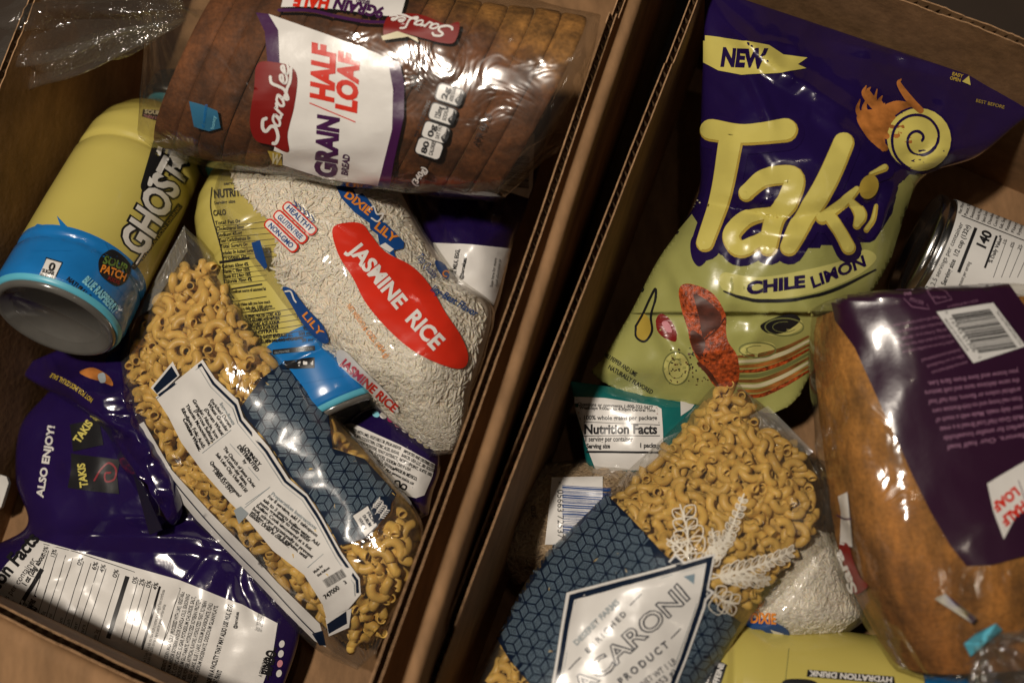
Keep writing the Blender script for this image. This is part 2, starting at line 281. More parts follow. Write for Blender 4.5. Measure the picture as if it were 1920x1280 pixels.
    def quad(s, c, w, h, ang):
        ca, sa = math.cos(ang), math.sin(ang); return [(c[0]+x*ca-y*sa, c[1]+x*sa+y*ca) for x, y in ((-w/2, -h/2), (w/2, -h/2), (w/2, h/2), (-w/2, h/2))]
    def rrect(s, m, c, w, h, ang, r=5, layer=1, grp='label_panel', cut=7):
        ca, sa = math.cos(ang), math.sin(ang); pts = []
        for cx, cy_, a0 in ((w/2-r, h/2-r, 0), (-w/2+r, h/2-r, 90), (-w/2+r, -h/2+r, 180), (w/2-r, -h/2+r, 270)):
            for k in range(5): a = math.radians(a0+k*22.5); x = cx+r*math.cos(a); y = cy_+r*math.sin(a); pts.append((c[0]+x*ca-y*sa, c[1]+x*sa+y*ca))
        s.poly(m, pts, layer, grp, cut)
    def ell(s, m, c, rx, ry, ang=0, layer=2, grp='printed_dot', cut=9):
        ca, sa = math.cos(ang), math.sin(ang); s.poly(m, [(c[0]+rx*math.cos(t)*ca-ry*math.sin(t)*sa, c[1]+rx*math.cos(t)*sa+ry*math.sin(t)*ca) for t in np.linspace(0, 2*math.pi, 25)[:-1]], layer, grp, cut)
    def bars(s, m, o, ux, uy, n=30, seed=3, layer=3):
        r = random.Random(seed); x = 0.0; o, ux, uy = (np.array(q, float) for q in (o, ux, uy))
        while x < 1:
            w = r.choice((.008, .012, .02, .03)); 
            if x+w > 1: break
            q = [o+ux*x, o+ux*(x+w), o+ux*(x+w)+uy, o+ux*x+uy]; s.poly(m, [tuple(t) for t in q], layer, 'barcode', 12); x += w+r.choice((.01, .014, .024))
    def para(s, m, lines, a, b, step, h, **k):
        for i, t in enumerate(lines):
            e = (b[0]+step[0]*i, b[1]+step[1]*i); st = (a[0]+step[0]*i, a[1]+step[1]*i); s.text(m, t, st, e, h, **k)
    def cubes(s, m, poly, o, size, ang, layer=2, seed=1, sq=1.0):
        rr = random.Random(seed); ca, sa = math.cos(ang), math.sin(ang); xs = [p[0] for p in poly]; ys = [p[1] for p in poly]; R = max(max(xs)-min(xs), max(ys)-min(ys)); N = int(R/size)+2; h3 = math.sqrt(3)/2
        tr = lambda x, y: (o[0]+x*ca-y*sa*sq, o[1]+x*sa+y*ca*sq); V2, F = [], []
        for r in range(-N, N+1):
            for c in range(-N, N+1):
                cx = (c+(r % 2)*.5)*2*h3*size; cy_ = r*1.5*size
                if not (min(xs)-size < tr(cx, cy_)[0] < max(xs)+size and min(ys)-size < tr(cx, cy_)[1] < max(ys)+size): continue
                for k in range(3):
                    a0 = math.radians(90+120*k); e1 = np.array([math.cos(a0), math.sin(a0)])*size; e2 = np.array([math.cos(a0+2*math.pi/3), math.sin(a0+2*math.pi/3)])*size
                    if rr.random() < .5: e1, e2 = e2, e1
                    g = .08; ns = 5
                    for q in range(ns):
                        t0 = g+(1-2*g)*(q+.28)/ns; t1 = g+(1-2*g)*(q+.62)/ns; Q = [np.array([cx, cy_])+e1*t+e2*w for t, w in ((t0, g), (t1, g), (t1, 1-g), (t0, 1-g))]; Q = [tr(*z) for z in Q]
                        if all(inpoly(z, poly) for z in Q): n = len(V2); V2 += Q; F.append((n, n+1, n+2, n+3))
        s.add('cube_pattern', m, V2, F, layer, 0)
    def done(s):
        for (g, mn, k), (V, F) in s.D.items():
            if F: mesh(g, V, F, bpy.data.materials[mn], s.p, kind='stuff' if g in FINE else None)

def aff(o, sc): return lambda *pts: [(o[0]+x*sc, o[1]+y*sc) for x, y in pts]
# ------------------------------------------------------------------ table and cardboard boxes
FL = -.080
def slab(name, pts, m, parent, t, n): # prism
    V = [Vector(p) for p in pts]+[Vector(p)+n*t for p in pts]; k = len(pts); F = [tuple(range(k))[::-1], tuple(range(k, 2*k))]+[(i, (i+1) % k, (i+1) % k+k, i+k) for i in range(k)]
    return mesh(name, V, F, m, parent, smooth=False)
tb = P(960, 640, FL-.012); ex = Vector((1, 0, TX)).normalized(); ey = UP.cross(ex)
tbl = slab('table', [tb+ex*a+ey*b for a, b in ((-1.6, -1.6), (1.6, -1.6), (1.6, 1.6), (-1.6, 1.6))], TABLE, None, .03, -UP); tbl['kind'] = 'structure'
def ribbon(name, a, b, ab, bb, o0, o1, out, m, parent, seed=0, wav=.0018, n=160, dip=None):
    V, F = [], []
    for i in range(n+1):
        t = i/n; top = a.lerp(b, t); bot = ab.lerp(bb, t); w = wav*noise.noise(Vector((t*14, seed, 0)))+.5*wav*noise.noise(Vector((t*110, seed, 3)))
        if dip: w -= dip(t)
        bow = out*(.003*noise.noise(Vector((t*3, seed*0+.3, out.x*9))))
        V += [top+out*o0+UP*w+bow, top+out*o1+UP*w+bow, bot+out*o1, bot+out*o0]
    for i in range(n):
        c = 4*i; F += [(c, c+1, c+5, c+4), (c+1, c+2, c+6, c+5), (c+2, c+3, c+7, c+6), (c+3, c, c+4, c+7)]
    F += [(0, 3, 2, 1), (4*n, 4*n+1, 4*n+2, 4*n+3)]
    o = mesh(name, V, F, m, parent, smooth=False); mlist(o, [m, CARDE], [1 if (k % 4 == 0 and k < 4*n) else 0 for k in range(len(F))]); return o
def wall(box, a, b, ab, bb, out, seed=0, t=.0042, per=.0066, dip=None):
    w = ribbon('wall', a, b, ab, bb, 0, .0007, out, CARD, box, seed, dip=dip); ribbon('outer_liner', a, b, ab, bb, t, t+.0007, out, CARD, w, seed+5, dip=dip)
    L = (b-a).length; n = int(L/per*6); V, F = [], []
    for i in range(n+1):
        x = i/n; off = t/2+.00035+(t/2-.0006)*math.sin(x*L/per*2*math.pi); dz = -.0012-(dip(x) if dip else 0); V += [a.lerp(b, x)+out*off+UP*dz+out*(.003*noise.noise(Vector((x*3, .3, out.x*9)))), ab.lerp(bb, x)+out*off]
    F = [(2*i, 2*i+1, 2*i+3, 2*i+2) for i in range(n)]
    mesh('flute', V, F, CARDF, w, smooth=False); return w
def box(name, label, rim, hr, lean, dips=(None,)*4):
    b = thing(name, label, 'box', group='cardboard boxes of groceries')
    R = [P(x, y, hr) for x, y in rim]; Bt = [r-UP*(hr-FL) for r in R]
    c = sum(R, Vector())/4
    for i in range(4):
        Bt[i] += Vector(lean[i][0]*ex)+lean[i][1]*ey
    slab('bottom', [Bt[i]+(Bt[i]-sum(Bt, Vector())/4)*.01 for i in range(4)], CARD, b, .004, -UP)
    for i in range(4):
        a, bb = R[i], R[(i+1) % 4]; d = (bb-a).normalized(); out = d.cross(UP).normalized()
        if out.dot(c-a) > 0: out = -out
        wall(b, a, bb, Bt[i], Bt[(i+1) % 4], out, seed=i*3+len(name), dip=dips[i])
    return b, R, Bt
def sweep(name, a, b, prof, out, m, parent, n=30, seed=1):
    V, F = [], []; k = len(prof)
    for i in range(n+1):
        t = i/n; c = a.lerp(b, t); w = .0015*noise.noise(Vector((t*4, seed, 0)))
        V += [c+out*(x+w)+UP*(y+w) for x, y in prof]
    for i in range(n):
        for j in range(k-1): q = i*k+j; F.append((q, q+1, q+k+1, q+k))
    return mesh(name, V, F, m, parent)
# left box: corners TL, TR, BR, BL of the inner rim
LB, LR, LBt = box('cardboard_box', 'open cardboard box holding the wheat loaf, the jasmine rice and the tilted bottle', [(294, -560), (1252, -270), (634, 1437), (-330, 975)], .075, [(0, 0), (.012, 0), (.012, -.03), (0, -.03)],
    dips=(None, lambda t: .010 if t < .20 else (.0 if t > .205 else .010), None, None))
# second layer of the divider wall and the rolled fold of its flap
dv = (LR[2]-LR[1]).normalized(); outL = dv.cross(UP).normalized(); outL = outL if outL.dot(LR[1]-LR[0]) > 0 else -outL
def fold(rise, r, drop, spread, t=.0035):
    arc = [(r*(1-math.cos(a)), rise+r*math.sin(a)) for a in np.linspace(0, math.pi, 12)]; o = [(0, -.10)]+arc+[(2*r+spread, -drop)]
    inn = [(2*r+spread-t, -drop)]+[(r-(r-t)*math.cos(a), rise+(r-t)*math.sin(a)) for a in np.linspace(math.pi, 0, 8)]+[(t, -.10)]
    return o+inn
a2 = P(1196, -60, .085); b2 = P(735, 1340, .085); dd = (b2-a2).normalized(); a2 -= dd*.06; b2 += dd*.04
o2 = outL
f = sweep('flap', a2-UP*.004, b2-UP*.004, fold(.004, .0038, .09, .001), o2, CARD, LB)
# bottom wall's flap folded outward over the edge
ob = -(dv.cross(UP).normalized()); e1, e2 = LR[3], LR[2]; wd = (e2-e1).normalized(); ob = wd.cross(UP).normalized(); ob = ob if ob.dot(LR[2]-LR[1]) > 0 else -ob
prof = [(.0055, -.02), (.0055, -.002), (.008, .0015), (.014, .001), (.075, -.012), (.14, -.035), (.14, -.039), (.075, -.016), (.014, -.003), (.009, -.004), (.008, -.02)]
sweep('flap', e1, e2, prof, ob, CARD, LB, seed=4)
# right box
def dipr(t): return .0 if t < .55 else .006
RBx, RR, RBt = box('cardboard_box', 'open cardboard box holding the lime snack bag and the plum labelled loaf', [(1356, -130), (2420, 285), (1770, 1960), (722, 1530)], .062, [(.0, 0), (0, 0), (0, 0), (.004, 0)],
    dips=(lambda t: .010 if .16 < t < .282 else 0, None, None, lambda t: .007 if t < .18 else (.004 if t > .82 else 0)))
# ------------------------------------------------------------------ lathe bottles, can
def frame(px, py, h, qx, qy, hq):
    """origin at first point, x axis towards second point"""
    a, b = P(px, py, h), P(qx, qy, hq); x = (b-a).normalized(); y = UP.cross(x).normalized(); z = x.cross(y); M = Matrix((x, y, z)).transposed().to_4x4(); M.translation = a; return M
def lathe(name, M, prof, m, parent, n=64, mats=None, capends=True):
    V, F, idx = [], [], []
    for k, q in enumerate(prof):
        for i in range(n): a = 2*math.pi*i/n; V.append(M @ Vector((q[0], q[1]*math.cos(a), q[1]*math.sin(a))))
    for k in range(len(prof)-1):
        for i in range(n): F.append((k*n+i, k*n+(i+1) % n, (k+1)*n+(i+1) % n, (k+1)*n+i)); idx.append(prof[k][2] if len(prof[k]) > 2 else 0)
    if capends: F += [tuple(range(n))[::-1], tuple(range((len(prof)-1)*n, len(prof)*n))]; idx += [idx[0], idx[-1]]
    o = mesh(name, V, F, m, parent)
    if mats: mlist(o, mats, idx)
    o['_bvh'] = 0; del o['_bvh']
    return o, BVHTree.FromPolygons(V, F)
def bottle(name, label, M, blue=.052, group='yellow and blue drink bottles', sc=1.16):
    M = M @ Matrix.Scale(sc, 4)
    t = thing(name, label, 'bottle', group=group); r = .0365
    prof = [(.0015, r-.004, 1), (.004, r-.001, 1), (.008, r, 1), (.028, r, 1), (.031, r-.0016, 1), (.034, r, 1), (blue, r, 1), (blue+.0005, r, 0), (.07, r+.0002, 0), (.108, r, 0), (.112, r-.0022, 0), (.116, r-.0003, 0), (.130, r-.001, 0), (.142, r-.004, 0), (.153, r-.010, 0), (.162, r-.018, 0), (.166, r-.0215, 2), (.174, r-.0215, 2)]
    P2 = []
    for k in range(len(prof)-1):
        a, b = prof[k], prof[k+1]
        for q in range(4): f = q/4; P2.append((a[0]+(b[0]-a[0])*f, a[1]+(b[1]-a[1])*f, a[2]))
    P2.append(prof[-1])
    o, bv = lathe('body', M, P2, YELP, t, mats=[YELP, BLUEP, CYANP], capends=False)
    base = [(.006, .004), (.0045, .012), (.0035, .020), (.0012, .026), (-.0016, .0295), (-.0024, .0315), (-.001, .0335), (.0018, .0338)]
    lathe('base', M, base, GREYP, t); lathe('rim', M, [(.0006, .0331), (.0004, .0345), (.002, .0352), (.0035, .0357)], CYANP, o, capends=False)
    cap = [(.172, .0172), (.1725, .0185), (.178, .0188), (.191, .0185), (.193, .0170), (.1935, .004)]
    lathe('cap', M, cap, BLACKP, t); return t, o, bv
# -- tilted bottle, base towards the viewer
M1 = frame(104, 598, .028, 366, 118, -.058)
t, o, bv = bottle('drink_bottle', 'tilted yellow and blue bottle showing its grey base beside the box wall', M1, blue=.037, sc=1.08)
A = Art(bv, o, .0); z5 = aff((0, 400), .336); z1 = aff((0, 0), .336)
A.poly(SKY, z5((165, 210), (170, 95), (210, 60), (290, 75), (345, 95), (318, 15), (380, 80), (450, 118), (500, 112), (545, 155), (585, 160), (610, 215), (650, 235), (690, 320), (740, 400), (760, 460), (700, 470), (560, 300), (400, 210)), 1, 'blue_splash')
def outlined(A, body, a, b, h, fg, bgm, shear=0, bend=0, layer=3, grp='lettering', off=.09, off2=.035):
    A.text(bgm, body, a, b, h, off=off, shear=shear, bend=bend, layer=layer, grp='lettering_outline'); A.text(fg, body, a, b, h, off=off2, shear=shear, bend=bend, layer=layer+2, grp=grp)
# brand lettering along the bottle
outlined(A, 'GHOST', (266, 484), (352, 322), 52, WHITE, BLACK, shear=.12, layer=2, off=.09, off2=.035)
A.stroke(BLACK, [(276, 350), (300, 268)], 26, 2.4, 'logo_outline'); A.stroke(WHITE, [(280, 346), (300, 276)], 9, 4.4, 'logo'); A.stroke(BLACK, [(272, 470), (250, 500)], 10, 2.4, 'logo_outline'); A.stroke(WHITE, [(272, 466), (254, 494)], 3.5, 4.4, 'logo')
gh = [(318, 262), (328, 250), (340, 254), (352, 268), (356, 282), (348, 296), (350, 306), (340, 308), (336, 318), (328, 314), (320, 320), (322, 306), (316, 296), (320, 284)]
c = np.mean(gh, 0); A.smooth(BLACK, [tuple(c+(np.array(p)-c)*1.36) for p in gh], 2, 'emblem_outline'); A.smooth(WHITE, gh, 4, 'emblem'); A.poly(BLACK, [(323, 276), (338, 262), (334, 275)], 6, 'emblem_eye')
A.line(BLACK, (262, 486), (338, 384), 11, 1, 'logo_outline'); A.text(YELD, 'HYDRATION DRINK', (268, 488), (338, 388), 6, layer=3)
A.poly(BLACK, z5((232, 345), (258, 246), (350, 274), (303, 376)), 2, 'badge_outline'); A.poly(WHITE, z5((222, 345), (262, 256), (344, 280), (300, 370)), 3, 'badge')
A.text(BLACK, '0', (90, 506), (101, 510), 14, off=.035, layer=5); A.text(BLACK, 'SUGAR', (79, 511), (101, 517), 7, off=.035, layer=5); A.text(BLACK, 'PER BOTTLE', (76, 517), (99, 523), 4, layer=5)
A.text(CYAN, 'BLUE RASPBERRY', (153, 528), (212, 588), 15, off=.035, bend=2, layer=3); A.text(BLACK, 'NATURAL & ARTIFICIAL', (123, 525), (203, 600), 9, off=.018, bend=3, layer=3); A.text(BLACK, 'HYDRATION DRINK', (142, 556), (197, 606), 9, off=.018, bend=2, layer=3)
A.smooth(BLACK, [(188, 482), (210, 468), (236, 486), (244, 506), (232, 530), (214, 536), (190, 518), (184, 500)], 2, 'logo_outline'); A.text(LIMEG, 'SOUR', (191, 494), (236, 511), 14, off=.035, bend=2, layer=4); A.text(ORANGE, 'PATCH', (186, 510), (232, 528), 14, off=.035, bend=2, layer=4); A.text(DRED, 'KIDS', (200, 524), (222, 534), 7, off=.035, layer=4)
A.poly(BLACK, [(268, 206), (302, 208), (316, 230), (306, 231), (266, 219)], 2, 'logo_outline'); A.text(CREAM, 'SOUR', (271, 214), (300, 217), 7, off=.035, layer=4); A.text(ROSE, 'THEN SWEET', (268, 221), (312, 229), 5, layer=4)
A.done()
# -- lying bottle with nutrition panel
M2 = frame(650, 786, -.036, 452, 348, -.032)
t, o, bv = bottle('drink_bottle', 'yellow bottle lying under the rice bag with its black printed nutrition panel up', M2, blue=.046)
A = Art(bv, o, .0)
A.poly(SKY, [(510, 668), (540, 664), (575, 660), (600, 662), (612, 666), (626, 660), (660, 650), (680, 700), (560, 720)], 1, 'blue_splash')
dx = np.array([.975, -.10])
A.stroke(BLACK, [(398, 352), (396, 392), (408, 440), (418, 480), (422, 530), (440, 560)], 2, 2, 'ruled_line', cap=False)
def nl(s_, x, y, L, h, off=.018): A.text(BLACK, s_, (x, y), (x+L*.99, y-L*.09), h, off=off, layer=2)
nl('servings per container', 420, 348, 90, 6); nl('NUTRITION FACTS', 402, 372, 120, 15, .035); nl('Serving size', 402, 384, 40, 6); nl('CALO', 401, 405, 24, 10, .035); nl('0', 500, 396, 12, 16, .035)
for i, (w_, y) in enumerate([('Total Fat 0g', 422), ('Cholesterol 0mg', 433), ('Sodium 45mg', 444), ('Total Carbohydrate 0g', 455), ('Total Sugars 0g', 466), ('Includes 0g Added Sugars', 478), ('Protein 0g', 487)]):
    x = 404+i*2.4; nl(w_, x, y, 32+len(w_)*1.3, 7); A.line(BLACK, (x, y+3), (x+140, y-10), .9)
A.line(BLACK, (412, 492), (468, 484), 5); 
for i, w_ in enumerate(['Calcium 60mg 4%', 'Vitamin C 90mg 100%', 'Vitamin B12 2.4mcg 100%', 'Chloride 70mg 4%']): nl(w_, 417+i*1.2, 503+i*9.5, 50+i, 7); A.line(BLACK, (417+i, 506+i*9.5), (500, 497+i*9.5), .8)
A.line(BLACK, (420, 544), (492, 533), 3); nl('Not a significant source of saturated fat', 422, 551, 78, 6); nl('and iron.', 424, 560, 14, 6); A.line(BLACK, (420, 568), (500, 556), 1.5); nl('*The % Daily Value tells you how much', 424, 576, 84, 6); nl('contributes to a daily diet. 2,000 calories', 426, 584, 86, 6); A.line(BLACK, (424, 590), (516, 578), 1.5)
for i, w_ in enumerate(['INGREDIENTS FILTERED WATER CITRIC ACID', 'MAGNESIUM CITRATE ASCORBIC ACID NATURAL', 'PINK SEA SALT, TARTARIC ACID SODIUM', 'BEETROOT EXTRACT ROSA ROXBURGHII', 'TRISODIUM CITRATE']): nl(w_, 428+i*1.5, 600+i*7.6, 100-i*3, 6.5, .035)
nl('MANUFACTURED FOR GHOST BEVERAGES LLC', 440, 640, 110, 7, .035); nl('CENTER DRIVE, SUITE 140, LAS VEGAS', 442, 648, 116, 6, .018)
A.line(BLACK, (436, 575+82), (560, 563+10), .1) if False else None
A.poly(BLACK, [(480, 596), (560, 567), (566, 574), (482, 606)], 2, 'dark_band') if False else None
for i in range(6): A.line(BLACK, (466, 592+i*11), (592, 572+i*11), 1.1)
nl('YDRATION', 470, 586, 34, 6); nl('120 mg', 556, 596, 20, 6); nl('60 mg', 564, 607, 20, 6); nl('40 mg', 568, 618, 20, 6); nl('500 mg', 560, 629, 24, 6); nl('(from citrate malate)', 500, 642, 70, 6); nl('50 mg', 566, 641, 22, 6)
A.line(BLACK, (512, 660), (590, 652), 9, 2, 'dark_band'); A.text(GREY, 'GLUTEN FREE', (516, 663), (544, 660), 4, layer=4); A.text(GREY, 'ZERO SUGARS', (556, 658), (586, 655), 4, layer=4); A.poly(BLACK, [(533, 676), (590, 670), (590, 690), (536, 692)], 3, 'dark_band')
A.text(WHITE, 'f', (560, 686), (564, 686), 7, off=.035, layer=5); A.rrect(WHITE, (573, 681), 8, 6, 0, 1.5, 5, 'icon'); A.text(WHITE, 'd', (583, 684), (588, 684), 7, off=.035, layer=5)
A.done()
# -- bottle at the bottom of the right box
M3 = frame(1800, 1358, -.036, 1390, 1302, -.036)
t, o, bv = bottle('drink_bottle', 'yellow bottle lying under the plum labelled loaf, reading hydration drink', M3, blue=.026)
A = Art(bv, o, .0)
A.poly(BLACK, [(1514, 1255), (1676, 1268), (1678, 1283), (1512, 1268)], 2, 'dark_band'); A.text(WHITE, 'HYDRATION DRINK', (1673, 1270), (1518, 1257), 10, off=.035, layer=4)
A.smooth(BLACK, [(1468, 1276), (1500, 1272), (1530, 1278), (1540, 1300), (1470, 1300)], 2, 'logo_outline')
A.line(OLIVE, (1479, 1215), (1471, 1290), 1.2); A.poly(BLACK, [(1336, 1250), (1352, 1240), (1363, 1246), (1346, 1300), (1330, 1300)], 2, 'dark_band'); A.text(WHITE, 'CAFFEINE', (1340, 1300), (1358, 1245), 10, off=.035, layer=4)
A.poly(BLACK, [(1318, 1268), (1332, 1254), (1340, 1262), (1322, 1300)], 2, 'dark_band'); A.text(WHITE, 'ZERO', (1322, 1290), (1336, 1258), 8, off=.035, layer=4)
A.done()
# -- tin can
Mc = frame(1716, 470, -.030, 1960, 566, -.034)
t = thing('tin_can', 'tin can with white nutrition label lying beside the plum labelled loaf', 'can')
rc = .0375; o, bv = lathe('label', Mc, [(.008, rc), (.03, rc), (.06, rc), (.10, rc)], CANW, t, capends=False)
lathe('body', Mc, [(.004, rc-.0022), (.0045, rc-.001), (.007, rc-.0006), (.102, rc-.0006), (.106, rc-.001), (.1065, rc-.003)], STEEL, t, capends=False)
lathe('lid', Mc, [(.0035, .002), (.0035, .026), (.0045, .027), (.0045, .031), (.0035, .0335), (-.0005, .0345), (-.0016, .0360), (-.0006, .0373), (.003, .0374), (.0042, .0362)], STEEL, t)
A = Art(bv, o, 0.0, base=.0003)
def cl(s_, a, b, h, off=0): A.text(BLACK, s_, a, b, h, off=off, layer=1)
cl('Nutrition Facts', (1737, 538), (1783, 434), 17, .035); cl('2.5 servings per container', (1752, 536), (1806, 420), 9); cl('Serving size  1/2 cup (132g)', (1772, 535), (1819, 424), 9, .018)
A.line(BLACK, (1797, 510), (1829, 428), 6); A.line(BLACK, (1722, 520), (1776, 395), 1.5); A.line(BLACK, (1776, 395), (1920, 452), 1.2); cl('Amount per serving', (1800, 540), (1820, 492), 7); cl('140', (1845, 470), (1860, 438), 18, .035); A.line(BLACK, (1846, 502), (1868, 443), 4); cl('% Daily Value*', (1859, 494), (1880, 444), 7, .018)
for i in range(5): A.line(BLACK, (1862+i*15, 520), (1886+i*15, 452+i*5), .9); cl(['1%', '0%', '2%', '6%', '0%'][i], (1884+i*14, 460+i*5), (1888+i*14, 450+i*5), 6)
for i, w_ in enumerate(['INGREDIENTS:', 'Water, White Beans', 'Paste, Salt', 'Seasoning', 'Garlic Powder', 'Spice Extract', 'Disodium', 'Corn Flour', 'Salt, Sugar', 'Potassium', 'Flavor', 'Erythorbic']): cl(w_, (1790+i*11, 398+i*4), (1799+i*11, 370+i*4.4), 6)
A.done()
# ------------------------------------------------------------------ rice, macaroni fillers
def grain_mesh():
    rs = [(-1, 0), (-.8, .55), (-.35, .95), (.25, 1), (.75, .62), (1, 0)]; V, F, n = [(-1, 0, 0)], [], 6
    for x, r in rs[1:-1]: V += [(x, r*math.cos(2*math.pi*i/n), r*math.sin(2*math.pi*i/n)) for i in range(n)]
    V.append((1, 0, 0)); L = len(V)-1
    for i in range(n): F.append((0, 1+(i+1) % n, 1+i, 0)); F.append((L, L-n+i, L-n+(i+1) % n, L))
    for k in range(3):
        for i in range(n): a = 1+k*n; F.append((a+i, a+(i+1) % n, a+n+(i+1) % n, a+n+i))
    return np.array(V), F
GV, GF = grain_mesh()
def fill_uv(S, n, poly, holes=()):
    us, vs_ = [], []
    while len(us) < n:
        u = rng.uniform(.035, .965, 4000); v = rng.uniform(.02, .98, 4000); _, _, p = S.at(u, v)
        for k in range(4000):
            if inpoly(p[k], poly): us.append(u[k]); vs_.append(v[k])
    return np.array(us[:n]), np.array(vs_[:n])
def rice(S, n, poly, parent, length=.0034, rad=.00082, name='rice', m=None):
    u, v = fill_uv(S, n, poly); C, N, px = S.at(u, v); dep = rng.uniform(.0004, .0030, n); C = C-N*dep[:, None]
    a = rng.normal(size=(n, 3)); a -= N*np.sum(a*N, 1)[:, None]*rng.uniform(.45, 1.0, n)[:, None]; a /= np.linalg.norm(a, axis=1, keepdims=True)
    b = np.cross(a, N+.01*rng.normal(size=(n, 3))); b /= np.linalg.norm(b, axis=1, keepdims=True); c = np.cross(a, b); sc = rng.uniform(.8, 1.15, n)
    tip = np.abs(np.sum(a*N, 1))*length*sc; C = C-N*(tip+rad)[:, None]*.8
    for q in range(n):
        mx = -1
        for e in (-1, 0, 1):
            w_ = Vector(C[q]+a[q]*e*length*sc[q]); h_ = S.bvh.find_nearest(w_); mx = max(mx, (w_-h_[0]).dot(h_[1]) if h_[1].z > 0 else -1)
        if mx > -.0012: C[q] -= N[q]*(mx+.0012)
    V = C[:, None, :]+(a*(length*sc)[:, None])[:, None, :]*GV[None, :, 0:1]+(b*rad)[:, None, :]*GV[None, :, 1:2]+(c*rad)[:, None, :]*GV[None, :, 2:3]
    k = len(GV); F = []
    for q in range(n):
        o_ = q*k; F += [tuple(dict.fromkeys(o_+i for i in f)) for f in GF]
    return mesh(name, V.reshape(-1, 3), F, m or RICE, parent, kind='stuff')
def elbow(arc=150, R=.0070, ro=.0034, ri=.0025, nr=9, ns=10):
    V, F = [], []
    for r in (ro, ri):
        for k in range(nr+1):
            a = math.radians(-arc/2+arc*k/nr)
            for i in range(ns): t = 2*math.pi*i/ns; q = R+r*math.cos(t); V.append((q*math.cos(a)-R*.7, q*math.sin(a), r*math.sin(t)))
    w = (nr+1)*ns
    for k in range(nr):
        for i in range(ns):
            j = (i+1) % ns; F.append((k*ns+i, k*ns+j, (k+1)*ns+j, (k+1)*ns+i)); F.append((w+k*ns+j, w+k*ns+i, w+(k+1)*ns+i, w+(k+1)*ns+j))
    for i in range(ns): j = (i+1) % ns; F.append((i, w+i, w+j, j)); e = nr*ns; F.append((e+i, e+j, w+e+j, w+e+i))
    me = bpy.data.meshes.new('macaroni'); me.from_pydata(V, [], F); me.polygons.foreach_set('use_smooth', [True]*len(F)); me.materials.append(PASTA); return me
ELB = [elbow(150), elbow(185, .0064), elbow(120, .0082)]
def macaroni(S, poly, parent, n1, sp=.0085, layers=3, scale=1.0, tries=26000):
    placed, grid, objs = [], {}, []
    for L in range(layers):
        u, v = fill_uv(S, tries//layers, poly); C, N, px = S.at(u, v); C = C-N*(.0040+L*.0062)*scale+rng.normal(size=C.shape)*.0007
        for k in range(len(u)):
            c = C[k]; g = tuple((c//sp).astype(int)); ok = True
            for dx in (-1, 0, 1):
                for dy in (-1, 0, 1):
                    for dz in (-1, 0, 1):
                        for q in grid.get((g[0]+dx, g[1]+dy, g[2]+dz), ()):
                            if np.sum((q-c)**2) < sp*sp: ok = False
            if ok: grid.setdefault(g, []).append(c); placed.append((c, N[k], L))
    stuffV, stuffF = [], []; cnt = 0
    for c, nrm, L in placed:
        q = Vector(nrm).to_track_quat('Z', 'Y').to_matrix().to_4x4(); tilt = random.gauss(0, .55) if random.random() < .7 else random.uniform(.8, 1.6)
        M0 = q @ Matrix.Rotation(random.uniform(0, 6.283), 4, 'Z') @ Matrix.Rotation(tilt, 4, 'X') @ Matrix.Rotation(random.gauss(0, .4), 4, 'Y') @ Matrix.Scale(scale*random.uniform(.92, 1.06), 4); me = random.choice(ELB); M = Matrix.Translation(Vector(c)) @ M0; mx = -1
        for w in list(me.vertices)[:100:4]:
            w_ = M @ w.co; h_ = S.bvh.find_nearest(w_); mx = max(mx, (w_-h_[0]).dot(h_[1]) if h_[1].z > 0 else -1)
        push = mx+.0006+L*.0055 if L else max(0, mx+.0006)
        if push > 0: M = Matrix.Translation(Vector(c)-Vector(nrm)*push) @ M0
        if cnt < n1:
            o = bpy.data.objects.new('macaroni', me); COL.objects.link(o); o.parent = parent; o.matrix_local = M; cnt += 1
        else:
            b = len(stuffV); stuffV += [M @ w.co for w in me.vertices]; stuffF += [tuple(b+i for i in p.vertices) for p in me.polygons]
    if stuffF: mesh('macaroni_pile', stuffV, stuffF, PASTA, parent, kind='stuff')
def seal(name, a, b, c, d, h, m, parent, ridges=16, amp=.0007, seed=1):
    """crimped strip: corners a b c d (px,py) with heights h, ridges run from a-b to d-c"""
    nu, nv = 24, ridges*4; V, F = [], []
    for j in range(nv+1):
        v = j/nv
        for i in range(nu+1):
            u = i/nu; x = (a[0]*(1-u)+b[0]*u)*(1-v)+(d[0]*(1-u)+c[0]*u)*v; y = (a[1]*(1-u)+b[1]*u)*(1-v)+(d[1]*(1-u)+c[1]*u)*v; z = (h[0]*(1-u)+h[1]*u)*(1-v)+(h[3]*(1-u)+h[2]*u)*v
            V.append(P(x, y, z+amp*math.sin(v*ridges*2*math.pi)+.002*noise.noise(Vector((u*3, v*2, seed)))))
    w = nu+1
    for j in range(nv):
        for i in range(nu): q = j*w+i; F.append((q, q+w, q+w+1, q+1))
    return mesh(name, V, F, m, parent)
